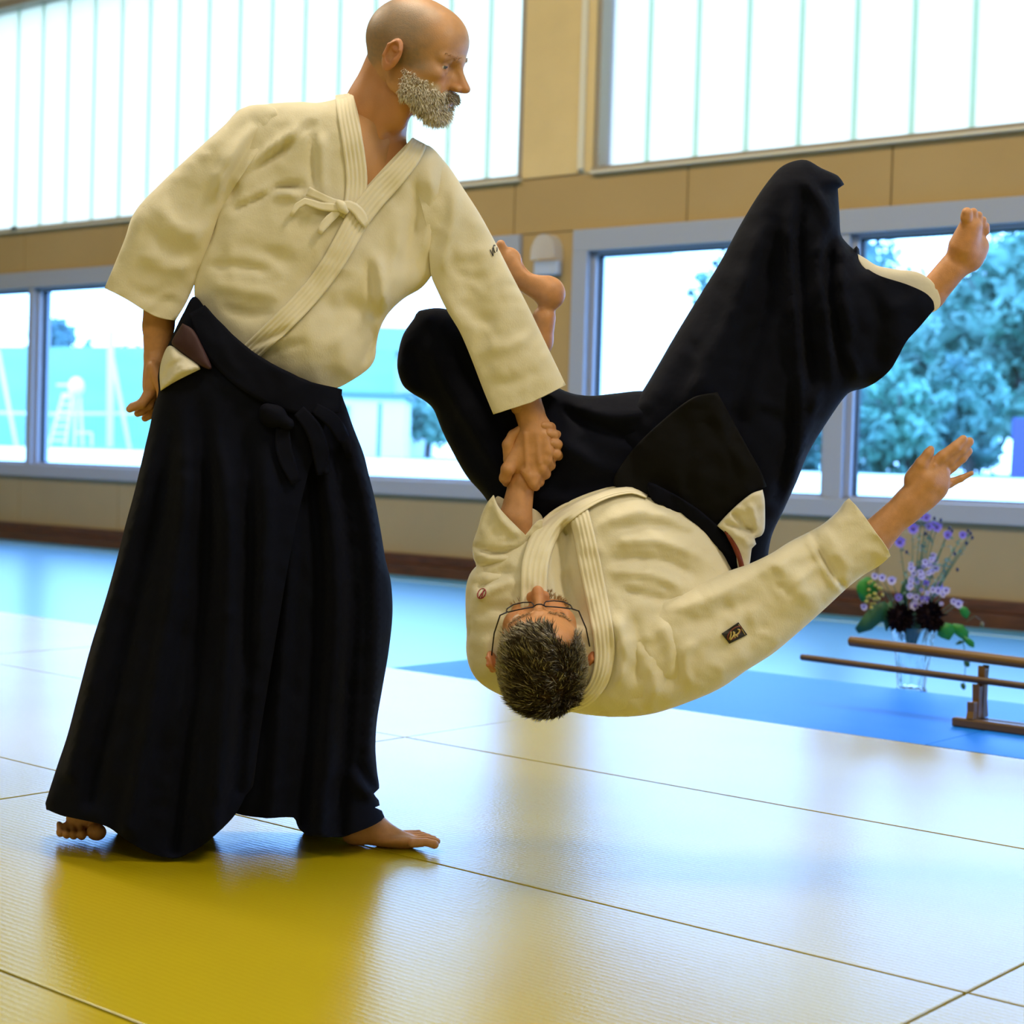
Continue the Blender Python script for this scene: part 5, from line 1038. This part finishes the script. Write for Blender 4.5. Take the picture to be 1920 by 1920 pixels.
for k, (u, v, w, r) in enumerate(((1812, 402, -44, 10.5), (1824, 401, -56, 8.5), (1834, 407, -66, 8), (1842, 416, -74, 7.5), (1848, 427, -82, 7))): A.chain([(1815+k*5, 428+k*4, -60-k*6), (u, v+6, w), (u+1, v-3, w+3)], [r+3, r+.5, r], 4)
b2.sdf(A, 2.5, foot_cols, flip=True)
A = SDF(); A.cap((990, 700, -150), (1014, 640, -145), 28, 22); A.cap((1014, 640, -145), (1020, 596, -142), 22, 22, 8); A.ell((1034, 551, -140), (26, 29, 24), 14); A.cap((1024, 545, -140), (972, 512, -140), 27, 26, 12); A.cap((975, 515, -140), (953, 487, -140), 25, 24, 10)
for k in range(5): A.chain([(948-k*3, 486+k*7, -138), (942-k*7, 468+k*7, -132), (939-k*8, 458+k*7, -128)], [12-k*.8, 10-k*.9, 8.5-k*.7], 4)
A.ell((1000, 500, -138), (26, 22, 20), 14, 's')
b2.sdf(A, 2.5, foot_cols, flip=True)
K = SDF(); K.ell((1130, 1170, -25), (170, 110, 65), 40); K.ell((1230, 1040, -40), (110, 90, 70), 60); K.cap((1060, 1230, 60), (1035, 1215, 90), 52, 50, 20)
K.cap((960, 1200, 10), (945, 1080, 15), 44, 38, 20); K.cap((945, 1085, 10), (962, 1025, 4), 34, 22, 12); K.cap((1250, 1230, 30), (1440, 1140, 25), 46, 38, 20); K.cap((1440, 1140, 25), (1600, 1040, 12), 38, 34, 12)
K.cap((1230, 950, -70), (1430, 520, -110), 78, 58, 30); K.cap((1430, 520, -110), (1500, 470, -110), 54, 44, 20); K.cap((1500, 480, -110), (1705, 582, -85), 40, 22, 14); K.cap((1130, 890, -95), (835, 680, -160), 66, 42, 30); K.cap((835, 680, -160), (990, 695, -160), 38, 26, 12)
b2.sdf(K, 12.0, flat(SKIN), flip=True)
b2.build('body', MT['skin'], man2)
# hair
loc2 = (HV2-c2)@np.linalg.inv(R2_).T
def make_hair2():
    rg = np.random.default_rng(11); m = hair_mask(loc2) > .5; P = loc2[m]; N0 = 21000; P = P[rg.integers(len(P), size=N0)]+rg.normal(size=(N0, 3)); N_ = grad(H2.ev, P)
    def dirf(P, N):
        t1 = vn3(P, 16, 5)[:, None]; t2 = vn3(P, 16, 9)[:, None]; d = np.stack([np.where(P[:, 2] > 30, .8, -.3)+0*P[:, 0], .55+0*P[:, 1], np.where(P[:, 2] > 60, -.1, -.6)], 1)+np.concatenate([t1*1.0, t2*1.5, -t1*.5], 1); d = d-N*(d*N).sum(1)[:, None]; d /= np.linalg.norm(d, axis=1)[:, None]+1e-6; return d+N*(.38+.3*sstep(30, 80, P[:, 2])[:, None])
    lenf = lambda P: (9+13*sstep(10, 80, P[:, 2])-4*sstep(20, -60, P[:, 0]))*(1-.6*sstep(52, 70, np.abs(P[:, 1])))*(1+.45*vn3(P, 14, 3))
    def colf(P, rg):
        n = len(P); grey = sstep(40, 70, np.abs(P[:, 1]))*.75+sstep(30, 80, P[:, 0])*.25+.18; g = rg.random(n) < grey; base = np.where(g[:, None], np.array([[.46, .42, .32]]), np.array([[.060, .045, .028]])); return base*rg.uniform(.6, 1.3, (n, 1))
    strands('hair', P, N_, dirf, lenf, colf, D2, MT['hair'], man2, .8, 12, xf2, curl=.20)
make_hair2()
brows(H2, xf2, D2, man2, (.40, .28, .16), 320, 9)
def make_stub():
    x, y, z = loc2.T; m = (x > 62) & (z < -48) & (z > -112); P = loc2[m]; rg = np.random.default_rng(13); P = P[rg.integers(len(P), size=2600)]; N_ = grad(H2.ev, P)
    strands('beard', P, N_, lambda P, N: np.array([.3, 0, -.5])+N*.6, lambda P: np.full(len(P), 9.0), lambda P, rg: np.tile(np.array([[.42, .27, .12]]), (len(P), 1))*rg.uniform(.6, 1.4, (len(P), 1)), D2, MT['hair'], man2, .6, 14, xf2)
make_stub()
# glasses
gl = None
def gtube(name, loops, r, parent, m=MT['wire']):
    mb = MB()
    for L in loops:
        V = xf2(np.array(L, float)); mb.tube([P3(p[0], p[1], p[2], D2) for p in V], r/1000, 6)
    return mb.build(name, m, parent, smooth=True)
rims = []
for s_ in (-1, 1):
    a = [(100, 9, 2), (102, 10, 8), (102, 22, 11), (99, 38, 11), (94, 52, 8), (92, 55, 0), (92, 53, -10), (96, 42, -17), (99, 26, -18), (101, 12, -13), (101, 9, -4), (100, 9, 2)]
    rims.append([(x, y*s_, z) for x, y, z in a])
rims.append([(101, -9, 4), (107, -4, 8), (108, 0, 9), (107, 4, 8), (101, 9, 4)])
gl = gtube('glasses', rims, 1.3, man2); gl['label'] = 'thin dark wire-rimmed glasses'
gtube('temple_arm', [[(93, -54, 6), (88, -66, 8), (50, -77, 8), (10, -82, 8), (-14, -84, 2), (-22, -83, -12)], [(93, 54, 6), (88, 66, 8), (50, 77, 8), (10, 82, 8), (-14, 84, 2), (-22, 83, -12)]], 1.4, gl)
MT['lens'] = mat('lens_glass', (1, 1, 1), 0.03, spec=0.5, Transmission_Weight=1.0, IOR=1.05, Alpha=0.12)
for s_ in (-1, 1):
    L = np.array(rims[0 if s_ == -1 else 1][:-1]); V = xf2(L); me = bpy.data.meshes.new('lens'); me.from_pydata([tuple(P3(p[0], p[1], p[2], D2)) for p in V], [], [tuple(range(len(V)))]); me.update(); link('lens', me, MT['lens'], gl)
